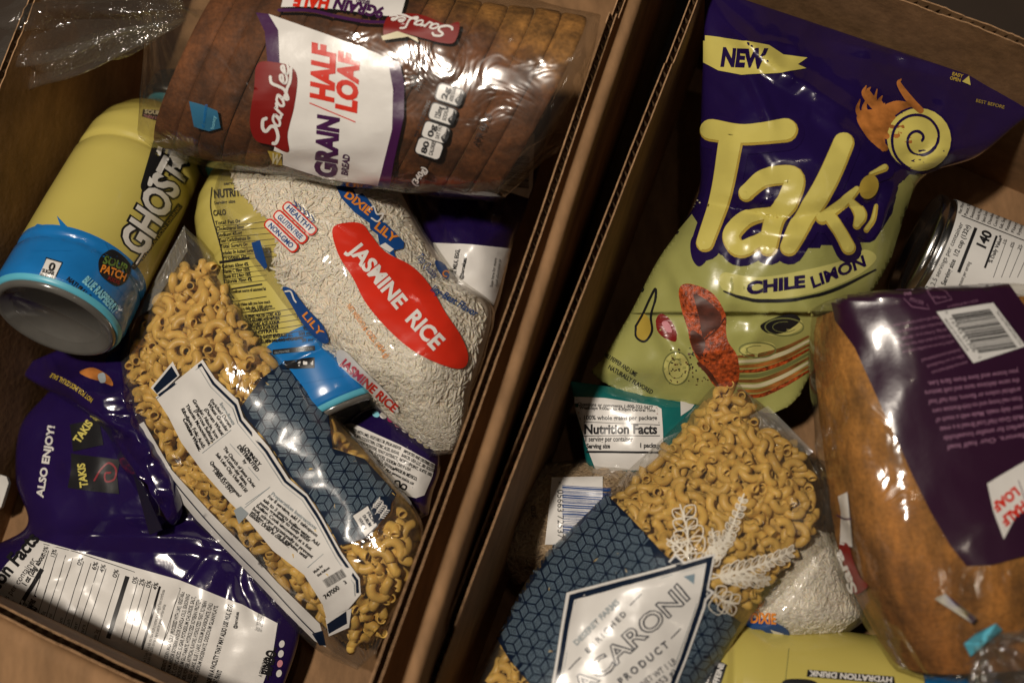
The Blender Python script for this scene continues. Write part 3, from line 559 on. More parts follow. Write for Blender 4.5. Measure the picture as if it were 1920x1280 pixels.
# ---- left rice bag
t = thing('rice_bag', 'clear bag of white jasmine rice with a red leaf-shaped emblem', 'rice bag', group='bags of rice')
S = Sheet([(470, 268, 700, 265, .000, .000, .010), (425, 300, 745, 340, .005, -.005, .026), (402, 380, 800, 440, .008, -.012, .034), (455, 480, 862, 520, .000, -.015, .040), (520, 585, 925, 575, -.006, -.010, .042), (590, 660, 912, 660, -.010, -.004, .042), (655, 720, 885, 740, -.016, -.006, .036), (735, 800, 868, 815, -.024, -.010, .022), (800, 856, 850, 850, -.03, -.015, .004)], 70, 80, .55, wr=.0035, ws=.011, seed=3, soft=.005, softs=.008, zb=.9, nc=14, ca=.0020)
bag = S.obj('bag', FILM, t); RP = [(445, 268), (700, 262), (748, 350), (802, 445), (860, 520), (935, 572), (915, 665), (868, 820), (825, 855), (735, 795), (660, 712), (600, 655), (555, 590), (505, 505), (520, 455), (498, 410), (440, 345), (428, 312)]
S.core('rice_bed', .0022, RICEB, t, RP); rice(S, 15000, RP, t)
A = Art(S.bvh, bag, 0.02); z6 = aff((480, 400), .336)
A.smooth(RED, z6((427, 90), (500, 54), (590, 60), (640, 120), (720, 215), (860, 290), (960, 390), (1060, 560), (1140, 680), (1182, 790), (1160, 858), (1070, 855), (900, 780), (760, 670), (620, 510), (540, 360), (460, 230)), 1, 'emblem', 8)
A.text(WHITE, 'JASMINE', (654, 472), (744, 581), 27, off=.035, layer=3); A.text(WHITE, 'RICE', (759, 599), (813, 657), 29, off=.035, layer=3)
A.poly(BLUE, [(630, 350), (660, 343), (688, 372), (706, 398), (716, 416), (700, 424), (664, 398), (640, 372)], 1, 'ribbon'); A.poly(BLUE, [(692, 412), (722, 418), (758, 455), (756, 466), (738, 470), (742, 484), (712, 462), (708, 440), (694, 430)], 1, 'ribbon')
A.text(ORANGE, 'DIXIE', (644, 368), (690, 405), 14, off=.035, layer=3); A.text(ORANGE, 'LILY', (700, 428), (736, 456), 15, off=.035, layer=3); A.poly(WHITE, [(662, 356), (676, 354), (680, 362), (668, 368)], 3, 'ribbon_fold'); A.stroke(WHITE, [(690, 396), (700, 388), (706, 402), (718, 402), (708, 416), (696, 410)], 3, 3, 'flower'); A.poly(WHITE, [(710, 462), (722, 456), (738, 468), (730, 474)], 3, 'ribbon_fold')
an = math.radians(44)
for i, (c, w_) in enumerate((((562, 410), 'HEALTHY'), ((545, 426), 'GLUTEN FREE'), ((528, 442), 'NON-GMO'))):
    A.rrect(RED, c, 80, 21, an, 8, 1, 'badge_border'); A.rrect(WHITE, c, 74, 15, an, 6, 3, 'badge'); L = 30 if i else 31; ca, sa = math.cos(an), math.sin(an); k = 4.5
    A.text(BLUE, w_, (c[0]-L*ca-k*sa, c[1]-L*sa+k*ca), (c[0]+L*ca-k*sa, c[1]+L*sa+k*ca), 9.5, off=.018, layer=5)
for q in range(5): A.stroke(BLUE, [(552+q*8, 376+q*7), (556+q*8, 386+q*7), (548+q*9, 384+q*8)], 1.8, 2, 'leaf_mark')
A.text(ORANGE, 'NET WEIGHT', (650, 574), (678, 612), 9, layer=2); A.text(ORANGE, '16 OZS. (454 g)', (676, 612), (724, 672), 10, layer=2)
A.text(BLUE, 'Top Quality', (778, 482), (812, 524), 15, shear=.15, layer=2); A.text(BLUE, 'lity-Best Flavor', (806, 545), (890, 594), 13, shear=.2, off=.018, layer=2); A.smooth(BLUE, [(815, 490), (832, 495), (842, 515), (836, 524), (822, 510)], 2, 'ribbon'); A.text(ORANGE, 'C', (826, 516), (836, 522), 12, off=.035, layer=4)
A.smooth(BLUE, [(530, 540), (548, 542), (562, 560), (580, 582), (606, 610), (617, 640), (600, 640), (572, 612), (552, 580)], 1, 'ribbon'); A.text(ORANGE, 'LILY', (566, 590), (600, 630), 12, off=.018, layer=3); A.stroke(WHITE, [(536, 546), (546, 546), (552, 560), (556, 566)], 3, 3, 'flower')
A.poly(BLUE, [(472, 455), (488, 450), (502, 500), (497, 505), (480, 484)], 1, 'ribbon')
A.smooth(WHITE, [(632, 660), (648, 658), (680, 690), (730, 740), (748, 770), (735, 768), (690, 730), (640, 690)], 1, 'label_panel'); A.text(RED, 'JASMINE RICE', (638, 682), (738, 772), 15, off=.035, layer=3)
A.done()
# ---- right box rice bags
t = thing('rice_bag', 'clear bag of tan rice with blue barcode panel under the macaroni bag', 'rice bag', group='bags of rice')
S = Sheet([(1020, 868, 1230, 845, -.05, -.05, .006), (975, 910, 1230, 890, -.05, -.045, .028), (938, 975, 1220, 950, -.05, -.045, .034), (930, 1040, 1200, 1010, -.05, -.045, .030), (965, 1095, 1170, 1075, -.05, -.05, .004)], 50, 50, .5, wr=.005, ws=.014, seed=5)
bag = S.obj('bag', FILM, t); RP2 = [(1010, 870), (1240, 840), (1230, 1000), (1160, 1090), (970, 1090), (925, 1040), (945, 950)]; S.core('rice_bed', .0022, RICETB, t, RP2); rice(S, 3600, RP2, t, m=RICET)
A = Art(S.bvh, bag, -.02); A.poly(WHITE, [(1035, 895), (1130, 893), (1130, 1020), (1022, 1020), (1030, 950)], 1); A.bars(BLUE, (1055, 910), (0, 90), (90, 5), seed=8); A.text(BLACK, '05663 72537', (1046, 918), (1046, 1008), 11, layer=3); A.text(BLACK, '6', (1048, 903), (1048, 909), 5, layer=3); A.text(BLACK, '0220', (996, 948), (998, 970), 8, layer=2); A.done()
t = thing('rice_bag', 'round bulging rice bag tucked between macaroni bag and plum labelled loaf', 'rice bag', group='bags of rice')
S = Sheet([(1500, 850, 1600, 880, -.03, -.04, .004), (1470, 960, 1600, 970, -.035, -.04, .020), (1430, 1050, 1612, 1040, -.035, -.04, .036), (1400, 1120, 1622, 1110, -.035, -.04, .038), (1385, 1180, 1622, 1160, -.03, -.035, .028), (1470, 1218, 1560, 1204, -.03, -.035, .003)], 50, 50, .5, wr=.006, ws=.012, seed=6)
bag = S.obj('bag', FILM, t); RP3 = [(1500, 985), (1570, 1000), (1625, 1100), (1625, 1165), (1520, 1220), (1390, 1195), (1400, 1120), (1440, 1050)]; S.core('rice_bed', .0022, RICEB, t, RP3); rice(S, 4200, RP3, t)
A = Art(S.bvh, bag, -.01); A.smooth(BLUE, [(1400, 1160), (1440, 1160), (1475, 1178), (1478, 1192), (1450, 1198), (1430, 1180), (1400, 1176)], 1, 'ribbon'); A.text(ORANGE, 'DIXIE', (1408, 1166), (1455, 1168), 18, off=.035, layer=3); A.poly(WHITE, [(1444, 1178), (1470, 1186), (1455, 1192)], 3, 'ribbon_fold'); A.text(BLACK, 'Flavor', (1380, 1205), (1414, 1204), 8, layer=2); A.done()

# ---- macaroni bags
t = thing('macaroni_bag', 'clear macaroni bag with white back label of small instructions', 'pasta bag', group='bags of macaroni'); tL = t
S = Sheet([(300, 515, 346, 424, .000, .005, .001), (262, 585, 400, 482, -.015, .000, .014), (222, 680, 492, 630, -.030, -.002, .034), (224, 780, 566, 706, -.040, -.004, .040), (284, 890, 640, 790, -.042, -.012, .042), (366, 985, 722, 880, -.044, -.018, .042), (448, 1065, 790, 975, -.048, -.016, .040), (528, 1155, 782, 1065, -.052, -.018, .036), (600, 1222, 740, 1150, -.055, -.030, .022), (670, 1255, 706, 1222, -.056, -.045, .003)], 70, 100, .5, wr=.0035, ws=.010, seed=11, soft=.004, zb=.8, pleat=.0012, nc=26, ca=.0013)
bag = S.obj('bag', FILM, t); MP = [(330, 500), (385, 490), (450, 560), (510, 640), (570, 705), (640, 785), (720, 880), (790, 970), (778, 1070), (725, 1170), (690, 1215), (640, 1200), (545, 1130), (460, 1040), (380, 970), (300, 880), (240, 790), (228, 690), (270, 590)]
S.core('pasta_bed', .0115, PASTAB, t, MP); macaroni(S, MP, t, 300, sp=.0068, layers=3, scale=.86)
seal('seal', (346, 422), (352, 470), (282, 580), (250, 600), (.006, .006, .0, -.008), FILMS, t, 14, .0005)
A = Art(S.bvh, bag, 0.0); a_ = aff((240, 660), .2343); c_ = aff((440, 860), .3281)
lab = a_((225, 360), (600, 60), (700, 210), (880, 380), (925, 520), (1130, 760), (1290, 1010))+c_((415, 200), (500, 330), (610, 530), (715, 680), (722, 770), (650, 855), (525, 905), (505, 830), (400, 660), (220, 520), (80, 350))+a_((820, 1200), (600, 950), (430, 720), (330, 520))
A.poly(WHITE, a_((185, 285), (360, 75), (415, 185), (250, 350)), 1); A.poly(NAVY, a_((205, 290), (352, 112), (400, 190), (235, 330)), 2, 'label_corner')
A.poly(WHITE, lab, 2); rb = a_((255, 345), (595, 98), (690, 250), (865, 420), (905, 545), (1110, 790), (1265, 1030))+c_((405, 215), (488, 345), (598, 545), (700, 690), (705, 760)); A.stroke(NAVY, rb, 5, 6, 'label_border', smooth=False, cap=False)
rb2 = [(x-5, y+6) for x, y in rb]; A.stroke(GREY, rb2, 1, 6, 'label_border', smooth=False, cap=False)
def al(f, s_, p, q, h, m=BLACK, off=.018): A.text(m, s_, f(p)[0], f(q)[0], h, off=off, layer=6)
for s_, p, q in (('Enriched Durum', (660, 385), (820, 605)), ('Wheat Granular', (640, 415), (790, 635)), ('(Durum Wheat', (615, 455), (755, 665)), ('Granular, Niacin, Iron', (520, 385), (715, 690)), ('[Ferrous Sulfate],', (535, 465), (685, 720)), ('Thiamin Mononitrate,', (465, 425), (655, 745)), ('Riboflavin, Folic Acid).', (430, 455), (610, 770))): al(a_, s_, p, q, 6.5)
al(a_, 'Ingredients', (735, 410), (845, 585), 6.5, GREY); al(a_, 'Contains Wheat.', (445, 535), (575, 790), 6.5, off=.035); al(a_, 'LOVINGLY', (920, 755), (1050, 910), 7, off=.035); al(a_, 'DISTRIBUTED', (878, 755), (1035, 955), 7, off=.035); al(a_, 'by', (920, 865), (942, 893), 6)
for s_, p, q in (('The Church of Jesus Christ', (765, 765), (1010, 1080)), ('of Latter-day Saints,', (770, 830), (950, 1065)), ('Salt Lake City, Utah 84150', (705, 815), (945, 1120)), ('Questions or comments?', (660, 880), (895, 1160)), ('1-800-537-5947', (680, 940), (830, 1130))): al(a_, s_, p, q, 6.5)
for p, q in (((600, 805), (830, 620)), ((820, 730), (910, 830)), ((965, 915), (1055, 1020)), ((945, 1215), (1140, 1075))): A.line(GREY, a_(p)[0], a_(q)[0], 1, 4)
al(c_, 'Preparation Instructions', (210, 200), (465, 405), 6.5, GREY)
for s_, p, q in (('For 8 servings, add 1 tablespoon', (190, 217), (470, 445)), ('salt to 3 quarts boiling water. Add', (165, 237), (480, 497)), ('pasta gradually to keep water', (145, 254), (430, 475)), ('boiling. Cook uncovered at a fast', (125, 270), (438, 520)), ('boil, stirring occasionally to prevent', (105, 286), (445, 565)), ('sticking. Cook 7 or 8 minutes, until', (95, 305), (412, 568)), ('tender. Drain in colander.', (85, 318), (312, 503))): al(c_, s_, p, q, 6.5)
A.line(GREY, c_((60, 278))[0], c_((205, 158))[0], 1, 4); A.line(GREY, c_((420, 618))[0], c_((510, 540))[0], 1, 4); al(c_, 'Made for', (460, 650), (510, 610), 5); al(c_, 'that follows', (480, 668), (550, 622), 5); A.bars(BLACK, c_((505, 690))[0], (36, -21), (9, 14), seed=4); al(c_, '747000', (522, 796), (605, 735), 8); al(c_, '3', (632, 712), (645, 702), 6)
A.poly(NAVY, c_((530, 940), (640, 865), (645, 935), (540, 995)), 3, 'label_corner'); A.poly(WHITE, c_((520, 905), (670, 850), (655, 960), (540, 1010)), 2)
pat = a_((930, 400), (1075, 205), (1230, 92), (1400, 230), (1600, 480))+c_((560, 0-60), (740, 0), (840, 110), (925, 200), (885, 280), (740, 455), (600, 495), (505, 325), (420, 200))+a_((1310, 1010), (1150, 760), (945, 520), (905, 440))
A.poly(NAVY, pat, 1, 'label_band'); A.cubes(STRIPE, pat, (560, 820), 17.5, math.radians(-28), 3)
A.poly(NAVY, c_((775, 260), (840, 220), (895, 215), (890, 300), (815, 385)), 5, 'label_corner'); A.poly(NAVY, c_((668, 322), (762, 262), (822, 382), (750, 454)), 5, 'badge_border'); A.poly(WHITE, c_((675, 326), (760, 271), (815, 380), (750, 445)), 7, 'badge')
for i, w_ in enumerate(('FROM', 'DURUM', 'WHEAT')): A.text(NAVY, w_, c_((752-i*24, 310+i*18))[0], c_((800-i*28, 374+i*18))[0], 6, off=.035, layer=9)
for q in range(3):
    b0 = c_((782+q*22, 290+q*30))[0]; e0 = c_((830+q*20, 235+q*26))[0]; A.line(WHITE, b0, e0, 1, 7, 'wheat_ear')
    for k in range(5):
        f = .2+k*.17; x = b0[0]+(e0[0]-b0[0])*f; y = b0[1]+(e0[1]-b0[1])*f; A.stroke(WHITE, [(x, y), (x+1, y-6)], 1.6, 7, 'wheat_ear'); A.stroke(WHITE, [(x, y), (x+6, y+1)], 1.6, 7, 'wheat_ear')
A.poly(WHITE, [(258, 797), (270, 790), (322, 880), (395, 960), (470, 1035), (520, 1090), (600, 1168), (612, 1212), (590, 1200), (520, 1130), (440, 1045), (370, 975), (300, 890)], 1); A.stroke(NAVY, [(262, 797), (316, 886), (380, 965), (440, 1030), (500, 1090), (560, 1155), (600, 1195)], 2, 3, 'label_border'); A.poly(NAVY, [(586, 1186), (606, 1180), (612, 1208), (600, 1208)], 3, 'label_corner'); A.poly(GREY, c_((0, 290), (40, 268), (85, 310), (30, 370)), 5, 'tape')
A.done()
t = thing('macaroni_bag', 'clear macaroni bag with navy cube pattern and white diamond front label', 'pasta bag', group='bags of macaroni')
S = Sheet([(1362, 690, 1400, 735, -.012, -.012, .001), (1300, 765, 1470, 790, -.020, -.016, .022), (1205, 855, 1545, 875, -.024, -.016, .038), (1120, 935, 1580, 975, -.024, -.014, .044), (1045, 1010, 1500, 1085, -.022, -.010, .046), (980, 1100, 1405, 1165, -.020, -.006, .046), (928, 1200, 1345, 1258, -.018, -.004, .044), (875, 1310, 1285, 1360, -.016, -.004, .040), (860, 1440, 1220, 1470, -.016, -.01, .004)], 80, 90, .5, wr=.0035, ws=.009, seed=21, soft=.004, zb=.6, nc=26, ca=.0013)
bag = S.obj('bag', FILM, t); MP = [(1368, 700), (1395, 730), (1430, 790), (1500, 830), (1535, 900), (1545, 980), (1490, 1060), (1440, 1110), (1400, 1180), (1340, 1270), (1280, 1370), (880, 1400), (890, 1290), (935, 1190), (985, 1090), (1050, 1008), (1130, 930), (1210, 858), (1300, 770)]
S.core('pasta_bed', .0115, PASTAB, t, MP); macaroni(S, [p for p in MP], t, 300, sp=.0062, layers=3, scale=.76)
seal('seal', (1440, 760), (1525, 845), (1490, 880), (1405, 780), (-.004, -.006, -.004, -.004), FILMS, t, 7, .0006)
A = Art(S.bvh, bag, 0.02); d_ = aff((880, 840), .3437)
pat = [(1127, 916), (1180, 968), (1237, 1030), (1290, 1080), (1340, 1130), (1389, 1165), (1362, 1215), (1335, 1270), (1300, 1330), (1000, 1330), (993, 1280), (955, 1236), (931, 1194), (955, 1130), (985, 1080), (1018, 1030), (1055, 982)]
A.poly(NAVY, pat, 1, 'label_band'); A.cubes(STRIPE, pat, (1100, 1020), 18.5, math.radians(40), 3, seed=2)
A.poly(WHITE, d_((1085, 620), (1125, 575), (1180, 625), (1150, 660)), 4); A.poly(NAVY, d_((1095, 625), (1125, 592), (1165, 628), (1135, 650)), 5, 'label_corner'); A.poly(WHITE, d_((1275, 745), (1335, 780), (1240, 890), (1235, 820)), 4); A.poly(NAVY, d_((1280, 765), (1315, 782), (1250, 850), (1255, 800)), 5, 'label_corner')
A.poly(WHITE, d_((535, 790), (1030, 660), (1340, 572), (1310, 720), (1285, 860), (1185, 1140), (1145, 1240), (1080, 1400), (430, 1400), (470, 1180)), 5); A.poly(NAVY, d_((552, 802), (1040, 672), (1328, 586), (1300, 720), (1270, 860), (1168, 1150), (1128, 1245), (1070, 1400), (445, 1400), (485, 1180)), 6, 'label_border'); A.poly(WHITE, d_((578, 830), (1060, 695), (1292, 625), (1275, 720), (1245, 850), (1145, 1140), (1105, 1235), (1050, 1400), (470, 1400), (512, 1180)), 7)
A.stroke(GREY, d_((500, 1280), (525, 1180), (588, 840), (1060, 706), (1280, 640), (1235, 850), (1095, 1230)), 1, 9, 'label_border', smooth=False, cap=False)
A.text(GREY, 'DESERET FARMS', (1083, 1210), (1163, 1130), 10, off=.035, layer=12); A.text(NAVY, 'ENRICHED', (1104, 1225), (1178, 1148), 10, off=.018, layer=12, gap=.25); A.line(NAVY, d_((545, 1208))[0], d_((612, 1140))[0], 1.5, 12); A.line(NAVY, d_((875, 858))[0], d_((940, 792))[0], 1.5, 12); A.line(NAVY, d_((1092, 1035))[0], d_((1150, 978))[0], 1.5, 12)
A.text(NAVY, 'MACARONI', (1060, 1335), (1294, 1116), 33, off=.035, layer=12); A.text(WHITE, 'MACARONI', (1060, 1335), (1294, 1116), 33, off=-.012, layer=14)
A.text(NAVY, 'PRODUCT', (1163, 1283), (1256, 1207), 13, off=.018, layer=12, gap=.25); A.text(NAVY, 'NET WT 1 LB', (1205, 1286), (1266, 1240), 11, layer=12); A.text(NAVY, '(453 g)', (1225, 1292), (1266, 1258), 11, layer=12); A.poly(STRIPE, d_((1165, 700), (1228, 685), (1222, 740)), 9, 'ornament')
def sprig(b, e, n, L, w=1.4, spread=.75, leaf=.36):
    b, e = np.array(b, float), np.array(e, float); d = (e-b)/np.linalg.norm(e-b); m_ = (b+e)/2+np.array([-d[1], d[0]])*6; A.stroke(LINEW, [tuple(b), tuple(m_), tuple(e)], w*1.3, 2, 'botanical_drawing', cap=False)
    for k in range(n):
        f = .12+.86*k/n; p = b+(e-b)*f+np.array([-d[1], d[0]])*6*4*f*(1-f)
        for sg in (-1, 1):
            a = math.atan2(d[1], d[0])+sg*spread; l = L*(1-.45*f)*random.uniform(.8, 1.2); q = np.array([math.cos(a), math.sin(a)]); n_ = np.array([-q[1], q[0]])*l*leaf
            A.stroke(LINEW, [tuple(p), tuple(p+q*l*.5+n_), tuple(p+q*l), tuple(p+q*l*.5-n_), tuple(p)], w, 2, 'botanical_drawing', cap=False, n=5); A.stroke(LINEW, [tuple(p), tuple(p+q*l*.8)], w*.7, 2, 'botanical_drawing', cap=False)
sprig((1330, 1060), (1395, 925), 9, 20, 2.1, .8, .3); sprig((1290, 1050), (1275, 945), 4, 38, 2.1, .9, .4); sprig((1330, 1070), (1335, 990), 5, 20, 2.0, .8, .35); sprig((1330, 1085), (1490, 1030), 10, 32, 2.2, .6, .2); sprig((1335, 1075), (1445, 1085), 7, 30, 2.2, .5, .2); sprig((1335, 1110), (1385, 1130), 3, 34, 2.1, 1.0, .42); sprig((1300, 1060), (1250, 1010), 4, 26, 2.0, .8, .4); sprig((1310, 1060), (1370, 1000), 6, 24, 2.0, .6, .3)
A.done()
# ------------------------------------------------------------------ bread loaves in their bags
def sq(a, n): c, s_ = math.cos(a), math.sin(a); return math.copysign(abs(c)**(2/n), c), math.copysign(abs(s_)**(2/n), s_)
class Loaf:
    def __init__(s, t, M, L, hw, hh, roll, ns, shy, shz, cm, crm, fm, rings_l, rings_r, wrk=.0034, seed=1, ex=3.2, gr=.03, jit=1.0, gap=.0001, taper=(0, 0)):
        def tp(x): u = x/(L/2); return 1-(taper[0]*max(0, -u-.5)**2/.25 if u < 0 else taper[1]*max(0, u-.15)**2/.7225)
        s.tp = tp
        s.M = M; n = 40; cr_, sr = math.cos(roll), math.sin(roll)
        def sec(k, r=1.0, pad=0):
            y, z = sq(2*math.pi*k/n, ex); y *= (hw+pad)*r; z *= (hh+pad)*r*(1+.06*(y/hw)**2*(-1 if z > 0 else 0)); return y*cr_-z*sr, y*sr+z*cr_
        th = L/ns; rd = random.Random(seed)
        for q in range(ns):
            x0 = -L/2+q*th; jr = 1+rd.uniform(-.014, .010)*jit; oy, oz = rd.uniform(-.0008, .0008)*jit, rd.uniform(-.0008, .0008)*jit; V, F = [], []; prof = [(x0+gap, 1-gr), (x0+.0012, 1-gr*.25), (x0+.003, 1), (x0+th-.003, 1), (x0+th-.0012, 1-gr*.25), (x0+th-gap, 1-gr)]
            for x, r in prof:
                for k in range(n): y, z = sec(k, r*jr*tp(x)); w = .0006*noise.noise(Vector((x*300, k*.6, seed))); y += oy+w; z += oz+w; V.append(Vector((x+shy*y+shz*z, y, z)))
            V += V[:n]+V[-n:]; e_ = len(prof)*n
            for j in range(len(prof)-1):
                for k in range(n): F.append((j*n+k, j*n+(k+1) % n, (j+1)*n+(k+1) % n, (j+1)*n+k))
            F += [tuple(range(e_, e_+n))[::-1], tuple(range(e_+n, e_+2*n))]
            o = mesh('bread_slice', V, F, cm, t); mlist(o, [cm, crm], [0]*(len(F)-2)+[1, 1]); o.matrix_local = M
        nb = 96; rows = []
        xs = list(np.linspace(-L/2, L/2, 64))
        def ring(x, c, r, flat, pad=.003, ruf=0):
            out = []
            for k in range(nb):
                y, z = sec(k*n/nb, r, pad); z *= flat; a = 2*math.pi*k/nb; d = wrk*crump(x*1000+400, a*120+y*300, .016, seed)+wrk*.5*math.sin(x*90+3*math.sin(a*2)+a*3)*noise.noise(Vector((x*20, a, seed))); rr = math.hypot(y, z)+1e-6; f = 1+(d+ruf*math.sin(11*a+x*30))/max(rr, .008); out.append(M @ Vector((x+shy*y+shz*z+c[0], y*f+c[1], z*f+c[2])))
            return out
        for x, c, r, flat, ruf in rings_l: rows.append(ring(x, c, r, flat, ruf=ruf))
        for x in xs: rows.append(ring(x, (0, 0, 0), tp(x), 1))
        for x, c, r, flat, ruf in rings_r: rows.append(ring(x, c, r, flat, ruf=ruf))
        V = [v for r in rows for v in r]; F = [(j*nb+k, j*nb+(k+1) % nb, (j+1)*nb+(k+1) % nb, (j+1)*nb+k) for j in range(len(rows)-1) for k in range(nb)]
        s.bag = mesh('bag', V, F, fm, t); s.bvh = BVHTree.FromPolygons(V, F)
def tail(name, pts, rad, parent, seed=1, ruf=.35, flat=.5, m=None):
    C = cr([tuple(P(*p)) for p in pts], np.linspace(0, 1, 40)); R = cr([(r,) for r in rad], np.linspace(0, 1, 40))[:, 0]; n = 120; V, F = [], []
    for j in range(40):
        d = Vector(C[min(j+1, 39)]-C[max(j-1, 0)]).normalized(); y = UP.cross(d).normalized(); z = d.cross(y)
        for k in range(n):
            a = 2*math.pi*k/n; r = R[j]*(1+ruf*math.sin(9*a+seed+2*noise.noise(Vector((a*1.2, j*.08, seed))))*min(1, .3+j/20)+.25*noise.noise(Vector((math.cos(a)*2, math.sin(a)*2, j*.1+seed)))); V.append(Vector(C[j])+y*r*math.cos(a)+z*r*math.sin(a)*flat+d*(.01*noise.noise(Vector((a*2, seed, 5)))*j/39))
    F = [(j*n+k, j*n+(k+1) % n, (j+1)*n+(k+1) % n, (j+1)*n+k) for j in range(39) for k in range(n)]
    return mesh(name, V, F, m or FILMT, parent)
CR1 = crust('crust_wheat', (.120, .042, .013, 1), (.38, .18, .045, 1), .056, .078, (.45, .9, .1)); CRUMB = mat('bread_crumb', (.45, .29, .13, 1), rough=.9, bump=.6, bscale=300); CR2 = crust('crust_golden', (.44, .20, .042, 1), (.26, .095, .020, 1), .03, .085, (.45, -.4, .5), (.3, 1, 1))  # lengthwise streaks in the golden crust's colour imitate reflections off its bag
def sara(A, m, a, b, h, layer, w=3.2, flip=1):
    """flowing script, drawn along a-b"""
    a, b = np.array(a, float), np.array(b, float); d = b-a; L = np.linalg.norm(d); d /= L; up = np.array([d[1], -d[0]])
    T = lambda pts: [tuple(a+d*L*(x+.10*y)+up*h*y) for x, y in pts]
    for pts, k in (([(.20, .95), (.15, 1.12), (.06, 1.05), (.05, .80), (.15, .55), (.17, .25), (.09, .0), (.0, .05), (-.03, .22)], 1.5),
                   ([(.31, .50), (.25, .52), (.21, .30), (.23, .05), (.29, .10), (.32, .45), (.32, .10), (.36, .05)], 1.1), ([(.38, .0), (.40, .50), (.42, .40), (.46, .50)], 1.1), ([(.57, .50), (.50, .50), (.47, .25), (.50, .02), (.55, .12), (.58, .48), (.58, .10), (.63, .06)], 1.1),
                   ([(.72, 1.15), (.66, 1.0), (.68, .55), (.69, .15), (.62, -.18), (.60, -.02), (.72, .0), (.84, -.10), (1.0, -.02)], 1.3), ([(.76, .28), (.84, .42), (.82, .56), (.77, .48), (.77, .18), (.83, .10), (.88, .22)], 1.05), ([(.89, .30), (.96, .44), (.94, .58), (.90, .50), (.89, .20), (.95, .12), (1.02, .26)], 1.05)):
        A.stroke(m, T(pts), w*k, layer, 'script_lettering', n=6)
# ---- wheat loaf, left box
t = thing('bread_loaf', 'bagged brown wheat loaf with white half loaf label and red tag', 'bread', group='bagged half loaves')
ML = frame(366, 124, .046, 1002, 206, .044); Lx = (P(1002, 206, .044)-P(366, 124, .046)).length; ML = ML @ Matrix.Translation((Lx/2, 0, 0))
lf = Loaf(t, ML, Lx, .057, .051, math.radians(24), 14, .24, .40, CR1, CRUMB, FILMB, [(-Lx/2-.045, (.0, .045, .0), .12, 1, .002), (-Lx/2-.035, (0, .035, 0), .22, 1, .003), (-Lx/2-.02, (0, .014, 0), .62, 1, .002), (-Lx/2-.01, (0, .004, 0), .88, 1, 0)], [(Lx/2+.006, (0, 0, 0), .95, 1, 0), (Lx/2+.012, (0, 0, 0), .75, .9, .001), (Lx/2+.018, (0, .0, 0), .5, .6, .002), (Lx/2+.022, (0, .0, -.01), .3, .3, .002)], seed=4, ex=2.7, gr=.020, taper=(.10, .04))
tail('bag_tail', [(345, 22, .075), (300, 18, .082), (220, 22, .075), (120, 30, .060), (60, 30, .05)], [.006, .014, .026, .036, .040], t, 3, flat=.55)
A = Art(lf.bvh, lf.bag, .08); z2 = aff((480, 0), .336)
A.poly(WHITE, z2((70, 80), (125, 170), (133, 360), (150, 600), (100, 840), (150, 860), (150, 920), (400, 1000), (680, 1035), (700, 960), (760, 720), (765, 500), (735, 330), (680, 300), (400, 195)), 1)
A.poly(PURP, z2((0, 72), (70, 80), (125, 170), (135, 370), (65, 350), (50, 180)), 1, 'label_edge'); A.poly(PURP, z2((680, 1035), (700, 960), (760, 720), (765, 500), (735, 330), (800, 345), (828, 460), (826, 650), (770, 900), (745, 1052)), 1, 'label_edge')
A.smooth(DRED, [(484, 120), (520, 118), (548, 127), (558, 150), (552, 200), (540, 250), (541, 284), (510, 272), (480, 262), (469, 228), (477, 168)], 3, 'red_tag'); A.smooth(RED, [(500, 150), (545, 145), (548, 180), (538, 215), (525, 235), (495, 215)], 4, 'red_tag_glow') if False else None
sara(A, WHITE, (520, 268), (546, 128), 30, 5, 4.2); A.text(WHITE, '\u00ae', (545, 140), (545, 134), 5, layer=5)
A.text(RED, 'HALF', (624, 193), (628, 90), 40, off=.055, shear=.18, layer=3); A.text(RED, 'LOAF', (667, 213), (673, 105), 36, off=.055, shear=.18, layer=3); A.text(PURP, 'GRAIN', (629, 334), (635, 220), 37, off=.055, shear=.12, layer=3); A.text(PURP, 'BREAD', (652, 329), (656, 290), 12, off=.035, shear=.15, layer=3); A.line(RED, (581, 193), (667, 229), 2, 3)
for i, (c, w_, w2, w3) in enumerate((((843, 178), '2g', 'ADDED SUGARS', '4% DV'), ((830, 214), '125mg', 'SODIUM', '5% DV'), ((817, 248), '0g', 'SAT FAT', '0% DV'), ((805, 278), '80', 'CALORIES', ''))):
    an = math.radians(18); A.rrect(BLACK, c, 52, 35, an, 9, 1, 'badge_border'); A.rrect(WHITE, c, 47, 30, an, 7, 3, 'badge')
    if w3: A.smooth(BLACK, [(c[0]+10, c[1]+10), (c[0]+18, c[1]+2), (c[0]+22, c[1]-8), (c[0]+25, c[1]+8), (c[0]+16, c[1]+19)], 4, 'badge_corner')
    A.text(BLACK, w_, (c[0]-6, c[1]+10), (c[0]+1, c[1]-12), 10, off=.035, layer=5); A.text(BLACK, w2, (c[0]+6, c[1]+13), (c[0]+13, c[1]-13), 7, off=.018, layer=5)
    if w3: A.text(WHITE, w3, (c[0]+17, c[1]+12), (c[0]+21, c[1]-2), 4, layer=6)
A.text(BLACK, 'PER 1 SLICE SERVING', (783, 258), (808, 190), 7, off=.018, layer=2); A.text(BLACK, 'PARVE', (786, 172), (798, 142), 8, layer=2); A.stroke(BLACK, [(766, 146), (778, 142), (780, 158), (768, 162)], 2, 2, 'mark'); A.text(BLACK, 'NET WT 12 OZ', (757, 372), (776, 348), 9, off=.035, layer=2); outlined(A, '(340g)', (780, 348), (802, 316), 11, WHITE, BLACK, layer=2); A.text(BLACK, 'APR 03 25', (896, 275), (922, 215), 11, layer=2)
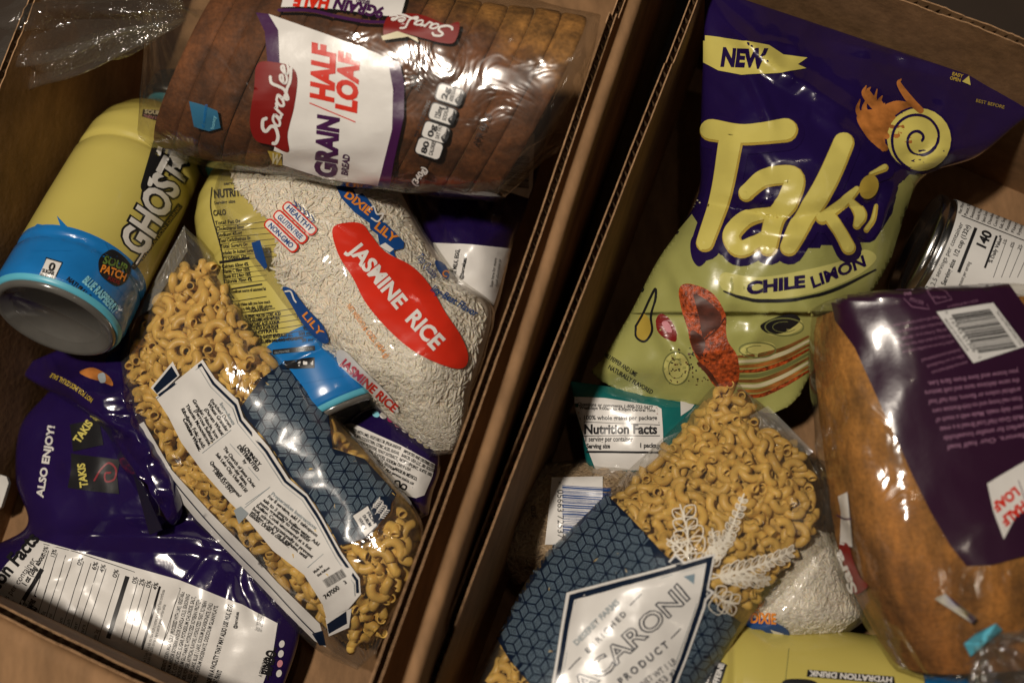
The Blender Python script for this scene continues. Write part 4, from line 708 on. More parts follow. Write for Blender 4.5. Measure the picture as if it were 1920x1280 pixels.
A.poly(WHITE, z2((140, 42), (165, -60), (850, -60), (812, 82), (730, 92), (500, 60), (300, 40)), 1); A.stroke(PURP, z2((130, 60), (300, 62), (450, 95), (600, 122), (735, 128)), 6, 2, 'label_edge'); A.text(PURP, '9GRAIN', (722, 17), (630, -2), 19, off=.055, shear=.15, layer=3); A.text(RED, 'HALF', (620, -2), (555, -8), 20, off=.055, shear=.15, layer=3); A.text(PURP, 'BREAD', (694, 3), (668, 0), 7, off=.035, layer=3)
A.smooth(DRED, z2((735, 100), (850, 80), (950, 95), (1060, 140), (1135, 130), (1110, 235), (1040, 242), (930, 215), (800, 185), (715, 200)), 3, 'red_tag'); A.poly(CREAM, z2((700, 205), (790, 178), (900, 215), (908, 240), (850, 208), (710, 228)), 4, 'ribbon_end'); sara(A, WHITE, (848, 52), (738, 28), 20, 5, 2.8)
A.poly(ink('label_blue', (.03, .13, .23, 1)), [(355, 190), (378, 196), (408, 208), (414, 240), (392, 246), (364, 238)], 1, 'label_corner'); A.text(SKY, 'of sweetness', (384, 240), (390, 196), 7, layer=3); A.text(CYAN, 'honey', (402, 242), (406, 218), 7, layer=3); A.poly(YELD, [(502, 282), (526, 286), (530, 310), (512, 306)], 2, 'label_corner'); A.text(CREAM, 'W', (508, 304), (524, 308), 18, off=.035, layer=4)
A.done()
# ---- plum labelled loaf, right box
t = thing('bread_loaf', 'bagged golden loaf with deep plum back label and blue neck clip', 'bread', group='bagged half loaves')
MR = frame(1750, 580, .018, 1846, 1236, .006); Ly = (P(1846, 1236, .006)-P(1750, 580, .018)).length; MR = MR @ Matrix.Translation((Ly/2, -.004, 0))
lf = Loaf(t, MR, Ly, .064, .042, math.radians(-8), 14, .0, .10, CR2, CRUMB, FILMB, [(-Ly/2-.014, (0, 0, -.01), .55, .5, .002), (-Ly/2-.010, (0, 0, -.004), .80, .8, .001), (-Ly/2-.005, (0, 0, 0), .95, 1, 0)], [(Ly/2+.004, (0, 0, 0), .58, 1, .001), (Ly/2+.007, (-.002, -.002, .006), .44, 1, .003), (Ly/2+.008, (-.008, -.002, .018), .28, 1, .003), (Ly/2+.008, (-.016, -.002, .030), .12, 1, .002), (Ly/2+.008, (-.018, -.002, .036), .07, 1, .001)], seed=9, ex=3.0, wrk=.004, gr=.0, jit=.10, gap=-.0003, taper=(.06, .36))
tail('bag_tail', [(1846, 1190, .042), (1860, 1206, .050), (1888, 1236, .052), (1930, 1275, .046), (1990, 1320, .036)], [.006, .008, .020, .034, .042], t, 5, flat=.7)
cq = [P(1808, 1206, .050), P(1830, 1188, .058), P(1868, 1168, .056), P(1880, 1180, .048), P(1845, 1208, .052), P(1820, 1230, .044)]; nn = -UP; slab('neck_clip', cq, CYANP, t, .0012, nn)
cq = [P(1752, 1122, .050), P(1772, 1112, .052), P(1832, 1158, .058), P(1824, 1168, .056)]; slab('twist_tag', cq, mat('tag_print', (.30, .26, .05, 1), rough=.4, col2=(.03, .012, .05, 1), vscale=70), t, .0006, nn)
A = Art(lf.bvh, lf.bag, .04)
pl = [(1556, 552), (1640, 532), (1760, 516), (1868, 506), (1890, 530), (1940, 600), (2010, 700), (2010, 1030), (1925, 1040), (1860, 1058), (1812, 1060), (1780, 1020), (1745, 960), (1710, 890), (1680, 820), (1640, 735), (1602, 650), (1566, 600)]
A.poly(PLUMD, pl, 1)
def up_(s_, a, b, h, m=PINKT, off=0): A.text(m, s_, b, a, h, off=off, layer=3)
for i, w_ in enumerate(['Please tell us your comments, please include', 'the product code and stamped date from', 'the bag. Contact us at 1-800-889-9960', 'for bakery products other than their best', 'quality if you are not satisfied, contact us', 'facebook.com/saraleebread', 'Like us on Facebook', 'www.saraleebread.com']): 
    x0 = 1656+i*9+(26 if i > 4 else 0); x1 = 1760+i*7+(0 if i < 5 else 4); up_(w_, (x0, 612+i*11.5+(i > 4)*4), (x1, 592+i*11.5+(i > 4)*4), 6)
for i, w_ in enumerate(['you know and love from Sara Lee.', 'the same delicious taste and soft texture', 'artificial colors or flavors, this half loaf', 'from real honey and no high-fructose corn', 'your daily meals. Made with a touch of', 'Multi Grain Half Loaf Bread is a great', 'perfect for smaller households', 'flavors. Our half loaf']): up_(w_, (1738-(i > 0)*12+i*7, 716+i*17), (1908+i*2, 692+i*17), 8.5, off=.018)
A.poly(CANW, [(1755, 585), (1861, 568), (1922, 649), (1824, 681)], 3, 'barcode_panel'); A.bars(BLACK, (1782, 591), (52, 72), (72, -11), seed=12, layer=5); A.text(BLACK, '72945 61306', (1778, 597), (1824, 662), 9, layer=5); A.text(BLACK, '0', (1770, 586), (1773, 590), 5, layer=5); A.text(BLACK, '5', (1832, 670), (1835, 674), 5, layer=5); A.text(BLACK, 'PROOF OF PURCHASE', (1768, 600), (1812, 660), 5, layer=5); A.text(BLACK, 'Sara Lee Half Loaf Grain 12oz', (1866, 586), (1912, 648), 5, layer=5)
A.stroke(PINKT, [(1680, 545), (1712, 544), (1738, 572), (1742, 580), (1710, 576), (1694, 560), (1680, 545)], 1.2, 3, 'mark', smooth=False); A.text(PINKT, 'BAG', (1708, 548), (1694, 549), 5, off=.035, layer=3); A.text(PINKT, 'RECYCLE', (1732, 566), (1706, 558), 6, layer=3); A.stroke(PINKT, [(1738, 546), (1752, 540), (1772, 546), (1784, 562), (1754, 570), (1738, 546)], 1.2, 3, 'mark', smooth=False); A.text(PINKT, 'store drop-off', (1774, 556), (1748, 556), 5, layer=3); A.text(PINKT, 'R24-118-PH20217', (1832, 562), (1775, 574), 4, layer=3)
A.poly(WHITE, [(1850, 906), (1885, 885), (1925, 862), (1960, 880), (1950, 940), (1905, 965), (1881, 1010), (1862, 960)], 3, 'label_panel'); A.text(RED, 'HALF', (1916, 938), (1874, 972), 17, off=.055, layer=5); A.text(RED, 'LOAF', (1902, 912), (1858, 946), 17, off=.055, layer=5); A.line(PURP, (1908, 900), (1925, 950), 1.5, 5)
A.poly(WHITE, [(1572, 930), (1590, 922), (1596, 985), (1600, 1025), (1576, 1020), (1578, 960)], 2, 'label_panel'); A.stroke(PURP, [(1572, 965), (1585, 972), (1597, 972)], 3, 4, 'label_edge'); A.smooth(DRED, [(1574, 1022), (1592, 1020), (1600, 1048), (1614, 1080), (1628, 1098), (1604, 1112), (1590, 1075)], 2, 'red_tag'); A.text(WHITE, 'Sara', (1610, 1108), (1578, 1030), 15, off=.035, layer=4)
A.done()

# ------------------------------------------------------------------ snack bags
def nutri(A, o, ux, uy, n, m=BLACK):
    pass
# lower left bag with nutrition panel
t = thing('snack_bag', 'violet foil snack bag with white nutrition panel beside the bottom flap', 'snack bag', group='violet snack bags')
S = Sheet([(90, 735, 300, 745, -.062, -.050, .006), (38, 800, 345, 830, -.062, -.050, .014), (30, 900, 400, 930, -.060, -.050, .020), (50, 985, 470, 1025, -.056, -.052, .024), (-40, 1040, 540, 1100, -.052, -.054, .026), (-110, 1130, 562, 1180, -.050, -.056, .024), (-170, 1230, 530, 1290, -.050, -.058, .020), (-180, 1330, 480, 1400, -.052, -.06, .004)], 140, 130, .55, wr=.0045, ws=.009, seed=31, soft=.004, softs=.006, nc=60, ca=.0026, creases=((60, 1000, 470, 1010, .005, 30), (200, 960, 420, 985, -.003, 20), (100, 1080, 200, 960, .002, 20)))
bag = S.obj('bag', PURFOIL, t); A = Art(S.bvh, bag, -.02, base=.0002); y_ = aff((0, 830), .3516)
A.poly(WHITE, y_((-60, 770), (40, 640), (180, 505), (210, 520), (500, 600), (960, 730), (1180, 820), (1290, 860), (1480, 960), (1450, 1150), (1380, 1340), (1200, 1420), (600, 1300), (200, 1100), (-60, 900)), 1)
def nt_(s_, p, q, h, off=.0): A.text(BLACK, s_, y_(p)[0], y_(q)[0], h, off=off, layer=3)
nt_('Nutrition Facts', (-150, 960), (215, 515), 26, .035); nt_('8 servings per container', (-40, 960), (195, 625), 11); nt_('1 oz (28g/ about', (140, 765), (245, 600), 10, .035); A.line(BLACK, y_((110, 870))[0], y_((228, 672))[0], 8, 3); nt_('Serving size', (40, 905), (85, 845), 10); nt_('Amount', (120, 900), (150, 855), 8); nt_('Calories', (165, 900), (195, 840), 14, .035); nt_('160', (185, 920), (205, 880), 15, .035)
A.stroke(BLACK, y_((235, 540), (400, 580), (700, 680), (962, 772), (935, 860), (850, 1130)), 1.3, 3, 'ruled_line', smooth=False, cap=False)
xs_ = [(255, 575), (300, 590), (345, 600), (382, 612), (440, 630), (480, 640), (520, 655), (560, 668), (630, 695)]; pc = ['10%', '13%', '', '', '0%', '', '6%', '4%', '0%']; sub_ = ['Total Fat 8g', 'Saturated Fat 2.5g', 'Trans Fat 0g', 'Cholesterol', 'Sodium', 'Total Carb', 'Fiber', 'Sugars', 'Protein 2g']
for (x, y), p, q in zip(xs_, pc, sub_):
    A.line(BLACK, y_((x+8, y))[0], y_((x-120, y+400))[0], 1.1, 3)
    if p: nt_(p, (x-8, y+25), (x+6, y-18), 8, .018)
    nt_(q, (x-125, y+395), (x-100, y+300), 7)
A.line(BLACK, y_((682, 710))[0], y_((578, 1040))[0], 8, 3)
for i, p in enumerate(('0%', '2%', '0%', '4%')): x = 740+i*37; A.line(BLACK, y_((x, 725+i*12))[0], y_((x-95, 1050+i*12))[0], 1.1, 3); nt_(p, (x-14, 752+i*10), (x-4, 715+i*10), 8, .018)
A.line(BLACK, y_((856, 762))[0], y_((760, 1100))[0], 3.5, 3); nt_('*The % Daily Value tells you how much a nutrient in a serving of food contributes', (775, 1180), (882, 782), 6); nt_('to a daily diet. 2,000 calories a day is used for general nutrition advice.', (795, 1180), (888, 858), 6)
for i, w_ in enumerate(['INGREDIENTS: CORN MASA FLOUR (PROCESSED WITH LIME), VEGETABLE', 'OIL (PALM AND/OR SOYBEAN AND/OR CANOLA OILS), SEASONING', '(SALT, CITRIC ACID, SUGAR, POTASSIUM CHLORIDE, SALT,', 'MONOSODIUM GLUTAMATE, HYDROLYZED SOYBEAN PROTEIN,', 'ONION POWDER, ARTIFICIAL FLAVORS, HYDROLYZED YEAST, SOYBEAN', 'OIL, RED 40 LAKE, BLUE 1 LAKE, SODIUM BICARBONATE, CHILI', 'PEPPER), SODIUM INOSINATE, DISODIUM GUANYLATE,']): nt_(w_, (872+i*28, 1240+i*10), (988+i*29, 795+i*12), 7, .018)
nt_('MADE IN A FACILITY THAT MAY ALSO USE MILK, EGG,', (1120, 1300), (1245, 860), 8.5, .035); nt_('WHEAT, PEANUTS', (1150, 1300), (1185, 1215), 8.5, .035); nt_('@barcelusa', (1262, 990), (1275, 900), 6, .035); nt_('Scan here for more', (1372, 1000), (1388, 905), 5); nt_('food information or', (1384, 1005), (1400, 908), 5); nt_('call 1-800-432-0266', (1396, 1008), (1412, 912), 5); nt_('A COMPANY OF', (1395, 1245), (1425, 1150), 7, .018); nt_('BIMBO', (1440, 1240), (1472, 1110), 17, .055)
A.stroke(BLACK, y_((1425, 1260), (1440, 1140), (1470, 1090)), 2.5, 3, 'logo'); 
for i, m_ in enumerate((WHITE, WHITE, ROSE, WHITE)): A.ell(m_, y_((1502-i*5, 1070+i*52))[0], 5, 7, .3, 2)
A.text(WHITE, 'ALSO ENJOY!', (82, 932), (104, 798), 13, off=.035, layer=2)
A.poly(BLACK, [(134, 850), (180, 856), (226, 862), (220, 890), (224, 926), (170, 920), (128, 914), (134, 880)], 2, 'pictured_bag'); A.text(YEL, 'TAKIS', (166, 912), (160, 868), 14, off=.035, layer=4); A.stroke(ink('ember', (.22, .02, .03, 1)), [(178, 900), (190, 880), (205, 868), (218, 880), (215, 898), (200, 902), (198, 888), (208, 886)], 3.5, 4, 'pictured_swirl'); A.poly(BLACK, [(132, 796), (186, 784), (194, 834), (138, 846)], 2, 'pictured_bag'); A.text(YEL, 'TAKIS', (150, 832), (176, 794), 14, off=.035, layer=4)
A.done()
# crumpled bag above it
t = thing('snack_bag', 'crumpled violet snack bag with folded dark edge under the tilted bottle', 'snack bag', group='violet snack bags')
S = Sheet([(30, 690, 240, 600, -.055, -.035, .004), (60, 715, 262, 700, -.045, -.030, .020), (110, 745, 290, 800, -.040, -.030, .026), (190, 800, 330, 880, -.036, -.030, .022), (225, 870, 342, 960, -.034, -.030, .014), (262, 930, 305, 1004, -.034, -.034, .002)], 90, 100, .6, wr=.009, ws=.013, seed=41, zb=.9, nc=24, ca=.004)
bag = S.obj('bag', PURFOIL, t); A = Art(S.bvh, bag, -.02, base=.0002); A.text(YELD, 'NOT FOR INDIVIDUAL SALE', (176, 748), (98, 700), 8, off=.035, bend=-4, layer=2); A.smooth(FLAME, [(150, 698), (175, 690), (205, 706), (212, 724), (190, 716), (165, 708)], 2, 'pictured_chips'); A.smooth(GREY, [(184, 704), (196, 700), (198, 716), (188, 718)], 3, 'pictured_chips'); A.done()
slab('folded_edge', [P(250, 890, -.006), P(266, 905, -.006), P(304, 992, -.012), P(280, 1002, -.014)], mat('dark_foil', (.012, .010, .022, 1), rough=.2, coat=.5), t, .0015, -UP)
t2 = P(62, 742, -.030); A = None
# bag beside the divider under the wheat loaf
t = thing('snack_bag', 'violet snack bag with white allergen panel between rice bag and divider', 'snack bag', group='violet snack bags')
S = Sheet([(740, 250, 1040, 180, -.055, -.055, .006), (750, 320, 1018, 290, -.050, -.050, .022), (775, 400, 990, 385, -.045, -.045, .030), (800, 480, 962, 460, -.042, -.042, .030), (840, 560, 938, 560, -.042, -.045, .022), (860, 620, 910, 640, -.05, -.05, .003)], 80, 80, .55, wr=.006, ws=.012, seed=51, nc=20, ca=.0022)
bag = S.obj('bag', PURFOIL, t); A = Art(S.bvh, bag, -.02, base=.0002); A.poly(WHITE, [(812, 455), (880, 458), (958, 466), (925, 572), (880, 545), (840, 510)], 1); A.text(BLACK, 'MAY ALSO USE MILK, EGG,', (848, 560), (863, 468), 7, off=.035, layer=3); A.text(BLACK, '@barcelusa', (868, 524), (875, 484), 6, off=.035, layer=3); A.text(BLACK, 'Scan here for more', (922, 538), (930, 484), 5, layer=3); A.text(BLACK, 'food information or', (931, 536), (938, 486), 5, layer=3); A.poly(WHITE, [(925, 352), (930, 296), (1002, 250), (998, 350), (990, 372)], 1, 'barcode_panel'); A.bars(BLACK, (936, 348), (2, -60), (54, 6), seed=21); A.done()
# bag with the row of dots
t = thing('snack_bag', 'violet snack bag with a row of coloured dots below the rice bag', 'snack bag', group='violet snack bags')
S = Sheet([(628, 740, 720, 700, -.055, -.050, .004), (640, 775, 780, 770, -.055, -.045, .018), (650, 830, 822, 830, -.052, -.042, .026), (690, 885, 826, 880, -.050, -.042, .026), (745, 935, 812, 925, -.050, -.045, .018), (785, 975, 803, 965, -.05, -.05, .002)], 70, 70, .55, wr=.005, ws=.012, seed=61, nc=12, ca=.0016)
bag = S.obj('bag', PURFOIL, t); A = Art(S.bvh, bag, -.03, base=.0002); e_ = aff((620, 640), .25)
for i, (m_, p) in enumerate(zip((CYAN, WHITE, PINK, ROSE, WHITE, CREAM, CREAM, CREAM), ((342, 547), (396, 558), (451, 585), (505, 624), (558, 664), (611, 705), (668, 741), (718, 780)))): A.ell(m_, e_(p)[0], 7, 5.6, .5, 2)
A.poly(WHITE, e_((90, 625), (160, 610), (530, 780), (780, 920), (760, 1010), (700, 1150), (640, 1170), (480, 1130), (420, 1060), (230, 840)), 1)
for i, w_ in enumerate(['PROCESSED WITH LIME), VEGETABLE OIL (PALM AND/OR', 'SALT MALTODEXTRIN, CITRIC ACID, SUGAR,', 'ONION POWDER, YEAST EXTRACT,', 'NATURAL FLAVORS, SODIUM', 'GUANYLATE, DISODIUM', 'THAT MAY']): A.text(BLACK, w_, e_((110+i*42+(i > 3)*20, 650+i*42+i*8))[0], e_((525-i*12, 815+i*38))[0], 5.6, off=.018, layer=3)
for i, w_ in enumerate(['IMPORTED AND DISTRIBUTED BY', 'BARCEL USA LLC. 301 SOUTH', 'NORTHPOINT, SUITE 100,', '75019 USA', 'MADE IN MEXICO.', 'www.takis.us']): A.text(BLACK, w_, e_((545-i*16, 830+i*32))[0], e_(((790, 770, 755, 600, 650, 630)[i]-i*2, (960, 980, 1010, 970, 1042, 1072)[i]))[0], 5.6, off=.018 if i != 4 else .035, layer=3)
A.stroke(BLACK, e_((480, 1065), (490, 1040), (520, 1045), (525, 1085), (560, 1105), (572, 1080), (545, 1065), (520, 1090), (490, 1085), (480, 1065)), 3, 3, 'mark'); A.text(BLACK, 'TERRACYCLE', e_((470, 1095))[0], e_((565, 1150))[0], 4, off=.035, layer=3); A.poly(WHITE, e_((175, 470), (210, 370), (330, 390), (350, 470), (230, 520)), 1, 'label_panel'); A.text(BLACK, 'Nutri', e_((215, 420))[0], e_((320, 405))[0], 8, off=.035, layer=3); A.text(BLACK, 'Facts', e_((205, 465))[0], e_((310, 440))[0], 9, off=.035, layer=3); A.stroke(ink('pale_edge', (.45, .42, .45, 1)), e_((160, 590), (280, 510), (440, 490), (600, 590), (740, 730), (790, 830)), 3, 1, 'bag_edge')
A.done()
# teal packet
t = thing('food_packet', 'small teal packet with white nutrition panel under the lime snack bag', 'packet')
S = Sheet([(1068, 714, 1330, 750, -.030, -.030, .001), (1074, 740, 1320, 775, -.032, -.032, .012), (1085, 800, 1310, 820, -.036, -.036, .016), (1098, 860, 1290, 880, -.040, -.040, .014), (1110, 930, 1270, 940, -.05, -.05, .002)], 40, 40, .5, wr=.003, ws=.012, seed=71, zb=1.2)
bag = S.obj('wrapper', mat('teal_foil', (.008, .13, .125, 1), rough=.25, var=.15, coat=.4, bump=.1, bscale=70), t); A = Art(S.bvh, bag, -.02, base=.0002); g_ = aff((1000, 400), .336)
A.poly(WHITE, g_((215, 1022), (400, 1030), (690, 1075), (715, 1090), (722, 1200), (725, 1320), (715, 1430), (350, 1430), (300, 1300), (245, 1120)), 1)
def gl_(s_, p, q, h, off=.018): A.text(BLACK, s_, g_(p)[0], g_(q)[0], h, off=off, layer=3)
gl_('Questions or comments 1-800-322-5677', (250, 1070), (665, 1092), 5.5); gl_('Weekdays 9:00am to 4:30pm Central Time', (260, 1090), (680, 1108), 5.5); A.stroke(DRED, g_((228, 1045), (690, 1085), (695, 1118), (255, 1110)), 1.2, 3, 'label_border', smooth=False); gl_('100% whole grains per package', (280, 1150), (690, 1152), 8); gl_('Nutrition Facts', (285, 1228), (690, 1228), 17, .035); A.line(BLACK, g_((285, 1162))[0], g_((705, 1180))[0], 1, 3); A.line(BLACK, g_((285, 1240))[0], g_((705, 1240))[0], 1.4, 3); gl_('1 serving per container', (290, 1270), (555, 1272), 9); gl_('Serving size', (300, 1308), (430, 1308), 8, .035); gl_('1 package', (590, 1305), (715, 1305), 8, .035); A.line(BLACK, g_((300, 1328))[0], g_((715, 1332))[0], 4, 3); A.stroke(BLACK, g_((700, 1165), (705, 1430)), 1, 3, 'ruled_line'); A.poly(PAPER, g_((820, 1035), (915, 1045), (880, 1090), (822, 1130)), 2, 'label_panel'); A.done()
# lime snack bag
t = thing('snack_bag', 'large violet and lime snack bag with yellow logo and pictured chip', 'snack bag')
S = Sheet([(1322, -25, 1965, 190, .034, .006, .002), (1320, 60, 1905, 235, .030, .006, .014), (1316, 160, 1830, 295, .020, .006, .024), (1312, 270, 1735, 330, .010, .004, .036), (1306, 375, 1700, 392, .000, .000, .038), (1232, 490, 1668, 490, -.012, -.008, .040), (1180, 590, 1610, 585, -.020, -.014, .038), (1130, 670, 1530, 690, -.026, -.020, .026), (1112, 700, 1490, 752, -.028, -.024, .012), (1180, 744, 1450, 775, -.030, -.026, .002)], 150, 170, .55, wr=.005, ws=.008, seed=82, soft=.008, softs=.005, zb=1.0, nc=70, ca=.0028, creases=((1310, 0, 1470, 140, .007, 26), (1450, 120, 1600, 215, .005, 30), (1300, 378, 1490, 412, -.006, 26), (1480, 410, 1640, 380, -.004, 24), (1400, 130, 1450, 240, .003, 18), (1560, 78, 1800, 130, .004, 20), (1640, 470, 1680, 340, .005, 24), (1200, 560, 1290, 700, .004, 22), (1240, 470, 1290, 560, .004, 20), (1500, 560, 1560, 640, .004, 26), (1660, 330, 1860, 260, .004, 22)))
bag = S.obj('bag', PURFOIL, t); LIMEF = mat('lime_foil', (.34, .34, .105, 1), rough=.26, var=.1, vscale=25, bump=.2, bscale=60, coat=.4)
GP = [(1298, 402), (1322, 440), (1350, 478), (1640, 450), (1672, 400), (1685, 345), (1706, 325), (1800, 330), (1740, 800), (1050, 800), (1050, 640), (1262, 445)]
w = S.nu+1; mi_ = [1 if inpoly(S.px.reshape(-1, 2)[f[0] % (w*(S.nv+1))], GP) else 0 for f in S.F]; mlist(bag, [PURFOIL, LIMEF], mi_)
A = Art(S.bvh, bag, .01, base=.0002); f4 = aff((1280, 0), .336)
A.poly(GREEN, [(1298, 402), (1322, 440), (1350, 478), (1420, 492), (1500, 490), (1580, 478), (1640, 450), (1672, 400), (1685, 345), (1706, 330), (1712, 350), (1700, 392), (1680, 450), (1668, 492), (1640, 545), (1610, 588), (1565, 640), (1530, 692), (1490, 754), (1450, 778), (1180, 746), (1110, 702), (1130, 668), (1180, 588), (1232, 488), (1262, 445)], 1, 'lime_panel')
A.poly(YEL, f4((118, 198), (300, 222), (480, 255), (560, 308), (695, 325), (640, 362), (688, 384), (560, 406), (330, 420), (200, 395), (118, 350)), 2, 'tag'); A.text(DPURP, 'NEW', (1351, 124), (1432, 127), 32, off=.055, shear=.1, layer=4)
LT = [([(1334, 243), (1395, 252), (1472, 244)], [36, 34, 40]), ([(1372, 255), (1352, 365), (1322, 455)], [40, 34, 28]), ([(1400, 360), (1436, 332), (1486, 330), (1478, 372), (1452, 410), (1440, 462)], [26, 30, 34, 36, 34, 30]), ([(1446, 398), (1400, 410), (1372, 440), (1388, 466), (1430, 446)], [22, 28, 30, 28, 22]), ([(1580, 268), (1545, 345), (1500, 420), (1478, 462)], [34, 36, 34, 28]), ([(1604, 354), (1570, 386), (1540, 408)], [8, 18, 20]), ([(1552, 404), (1572, 432), (1588, 462)], [20, 20, 22]), ([(1592, 374), (1610, 400), (1604, 420)], [8, 20, 10]), ([(1656, 313), (1630, 325)], [8, 3]), ([(1640, 385), (1634, 410), (1622, 428)], [3, 6, 6])]
A.ell(YELD, (1627, 350), 17, 23, .35, 7, 'logo')
LT = [(p, [q+6 for q in w_]) for p, w_ in LT]
for i, (p, w_) in enumerate(LT): A.stroke(DPURP, [(x+2, y+6) for x, y in p], [q+22 for q in w_], 2+i*.12, 'logo_outline')
for i, (p, w_) in enumerate(LT): A.stroke(YELD, [(x+1, y+2) for x, y in p], w_, 4.2+i*.12, 'logo_edge'); A.stroke(YEL, p, [q-5 for q in w_], 6+i*.12, 'logo')
A.smooth(DPURP, [(1296, 452), (1312, 434), (1336, 440), (1330, 480), (1312, 500), (1298, 484)], 2, 'logo_outline'); A.smooth(YEL, [(1312, 448), (1328, 442), (1324, 462), (1314, 470)], 6, 'logo')
A.smooth(GREEN2, [(1355, 512), (1420, 520), (1500, 508), (1580, 488), (1620, 468), (1642, 485), (1600, 520), (1520, 550), (1420, 562), (1358, 545)], 2, 'label_panel'); A.text(DPURP, 'CHILE', (1401, 551), (1508, 538), 21, off=.055, shear=.12, layer=4); A.text(DPURP, 'LIMON', (1522, 540), (1624, 497), 20, off=.035, shear=.12, layer=4); A.stroke(DPURP, [(1588, 487), (1597, 479)], 4, 4, 'lettering'); A.stroke(BLACK, [(1358, 546), (1390, 558), (1435, 564), (1500, 560), (1570, 540), (1640, 505)], [3, 6, 7, 6, 6, 3], 4, 'underline')
sp = [(1722+(4+k*1.42)*math.cos(.5-k*.30)*1.0, 262+(4+k*1.42)*math.sin(.5-k*.30)*1.02) for k in range(1, 42)]
A.ell(DPURP, (1722, 262), 64, 62, 0, 2, 'swirl_ground'); A.ell(YEL, (1722, 262), 60, 58, 0, 3, 'swirl'); A.stroke(DPURP, sp, [5]*len(sp), 5, 'swirl_line', n=3)
for k in range(16):
    r_ = random.Random(k); x = 1640+r_.uniform(-30, 60); y = 205+r_.uniform(-20, 50)-k*.5; A.stroke(FLAME, [(x+28, y+30), (x+8, y+10), (x-12, y-6-r_.uniform(0, 18)), (x-8, y-26-r_.uniform(0, 14))], [12, 14, 9, 2], 2+k*.08, 'flame', n=5)
A.smooth(FLAME, [(1610, 210), (1640, 205), (1680, 190), (1710, 200), (1670, 225), (1660, 260), (1655, 285), (1638, 262), (1615, 235)], 1.6, 'flame')
A.smooth(CHIP, [(1274, 546), (1284, 533), (1316, 538), (1343, 556), (1360, 588), (1361, 618), (1366, 642), (1383, 669), (1384, 712), (1365, 735), (1340, 722), (1322, 696), (1299, 655), (1289, 615), (1279, 581)], 3, 'pictured_chip'); A.smooth(CHIPD, [(1302, 552), (1330, 566), (1352, 590), (1346, 612), (1330, 622), (1318, 632), (1312, 600), (1306, 575)], 4, 'chip_hollow'); A.smooth(CHIPD, [(1296, 620), (1318, 632), (1322, 650), (1312, 668), (1298, 650)], 4, 'chip_hollow'); A.stroke(CHIPD, [(1322, 636), (1345, 615), (1358, 596)], 3, 4, 'chip_fold')
A.stroke(CHIPD, [(1310, 680), (1330, 700), (1350, 728)], [6, 9, 3], 4, 'chip_fold')
A.smooth(YELD, [(1193, 610), (1205, 588), (1220, 600), (1222, 625), (1210, 640), (1196, 632)], 3, 'pictured_note'); A.stroke(BLACK, [(1193, 612), (1206, 590), (1220, 560), (1230, 542), (1230, 560), (1222, 592), (1224, 620), (1210, 640), (1194, 632), (1193, 612)], 4, 4, 'pictured_note'); A.smooth(DRED, [(1231, 600), (1240, 589), (1256, 598), (1268, 620), (1266, 640), (1248, 634), (1234, 620)], 3, 'pictured_chili'); A.smooth(ROSE, [(1241, 606), (1252, 604), (1260, 622), (1250, 622)], 4, 'pictured_chili')
for (cx, cy_, rx, ry) in ((1268, 690, 24, 30), (1420, 655, 34, 14), (1470, 612, 36, 16)):
    A.ell(GREEN2, (cx, cy_), rx, ry, -.2, 2, 'pictured_lime'); A.stroke(OLIVE, [(cx+rx*math.cos(a), cy_+ry*math.sin(a)) for a in np.linspace(0, 6.28, 20)], 2.5, 3, 'lime_rim', n=2); A.stroke(OLIVE, [(cx+rx*.6*math.cos(a), cy_+ry*.6*math.sin(a)) for a in np.linspace(.5, 5, 14)], 1.2, 3, 'lime_rim', n=2)
A.smooth(BLACK, [(1425, 610), (1450, 596), (1485, 588), (1500, 600), (1470, 622), (1440, 624)], 2.5, 'pictured_smear')
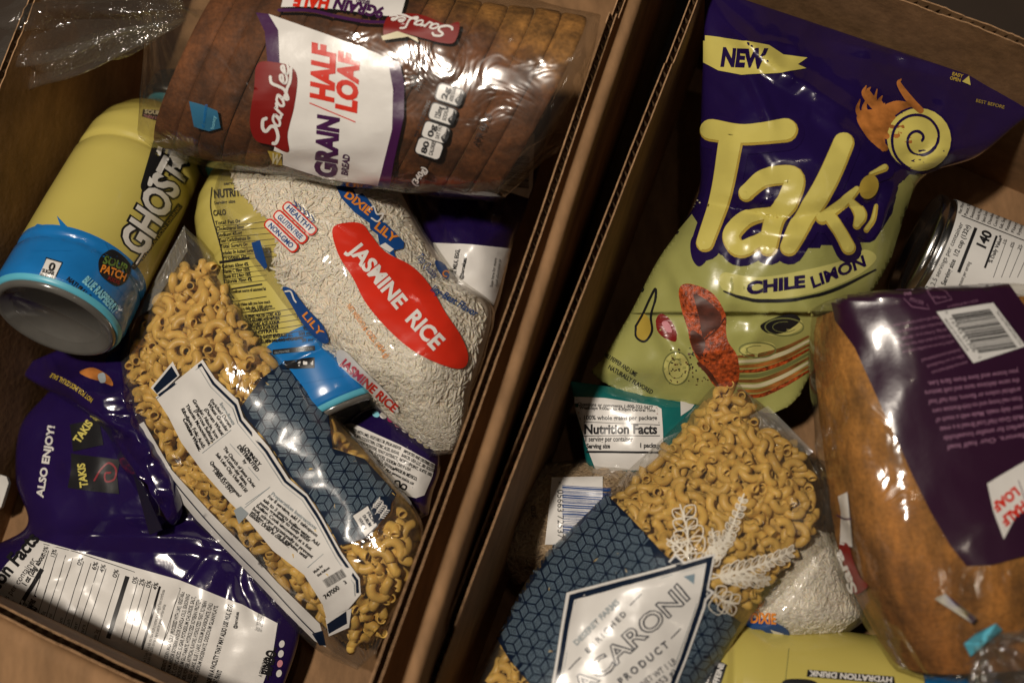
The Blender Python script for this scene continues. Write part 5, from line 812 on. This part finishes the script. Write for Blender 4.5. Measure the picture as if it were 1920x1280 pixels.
for k in range(9): A.stroke((BROWNP, CREAM, FLAME, CHIP, OLIVE)[k % 5], [(1384, 668+k*9), (1425, 664+k*9.5), (1470, 652+k*8.6), (1515, 630+k*8)], [5, 7, 7, 4], 2.2+k*.1, 'motion_streak')
for k in range(70):
    r_ = random.Random(100+k); x = 1255+r_.uniform(0, 75); y = 650+r_.uniform(0, 70); A.ell(BLACK if k % 2 else CHIPD, (x, y), r_.uniform(.8, 2.2), r_.uniform(.8, 2), 0, 3, 'spice_fleck')
A.text(BLACK, 'CHILI PEPPER AND LIME', (1128, 665), (1192, 705), 8, off=.018, layer=3); A.text(BLACK, 'NATURALLY FLAVORED', (1140, 690), (1222, 738), 8, off=.018, layer=3); A.text(BLACK, 'CRUNCHY ROLLED', (1226, 488), (1294, 404), 8, layer=3); A.text(BLACK, '10', (1200, 560), (1210, 540), 9, off=.035, layer=3)
A.text(YELD, 'EASY', (1784, 142), (1804, 147), 6, off=.035, layer=2); A.text(YELD, 'OPEN', (1780, 150), (1800, 155), 6, off=.035, layer=2); A.poly(YEL, [(1803, 154), (1816, 143), (1819, 161)], 2, 'arrow_mark'); A.text(YELD, 'BEST BEFORE', (1828, 192), (1882, 205), 6, layer=2)
for k in range(16): r_ = random.Random(300+k); A.ell(CREAM, (1300+r_.uniform(-14, 14), 380+r_.uniform(-8, 8)), 1.6, 1.3, 0, 2, 'printed_dot')
A.done()
# white scrap at the left wall
t = slab('plastic_scrap', [P(-14, 885, -.060), P(12, 893, -.058), P(16, 905, -.058), P(2, 950, -.060), P(-16, 962, -.062)], PAPER, None, .003, -UP); t['label'] = 'white plastic scrap on the box floor beside the violet snack bag'; t['category'] = 'plastic scrap'
# ------------------------------------------------------------------ turn the authored frame upright
COL.objects.unlink(_to); bpy.data.objects.remove(_to)
ROT = UP.rotation_difference(Vector((0, 0, 1))).to_matrix().to_4x4(); LIFT = Matrix.Translation((0, 0, -(ROT @ tb).z))
bpy.context.view_layer.update()
for o in bpy.data.objects:
    if o.parent is None: o.matrix_world = LIFT @ ROT @ o.matrix_world
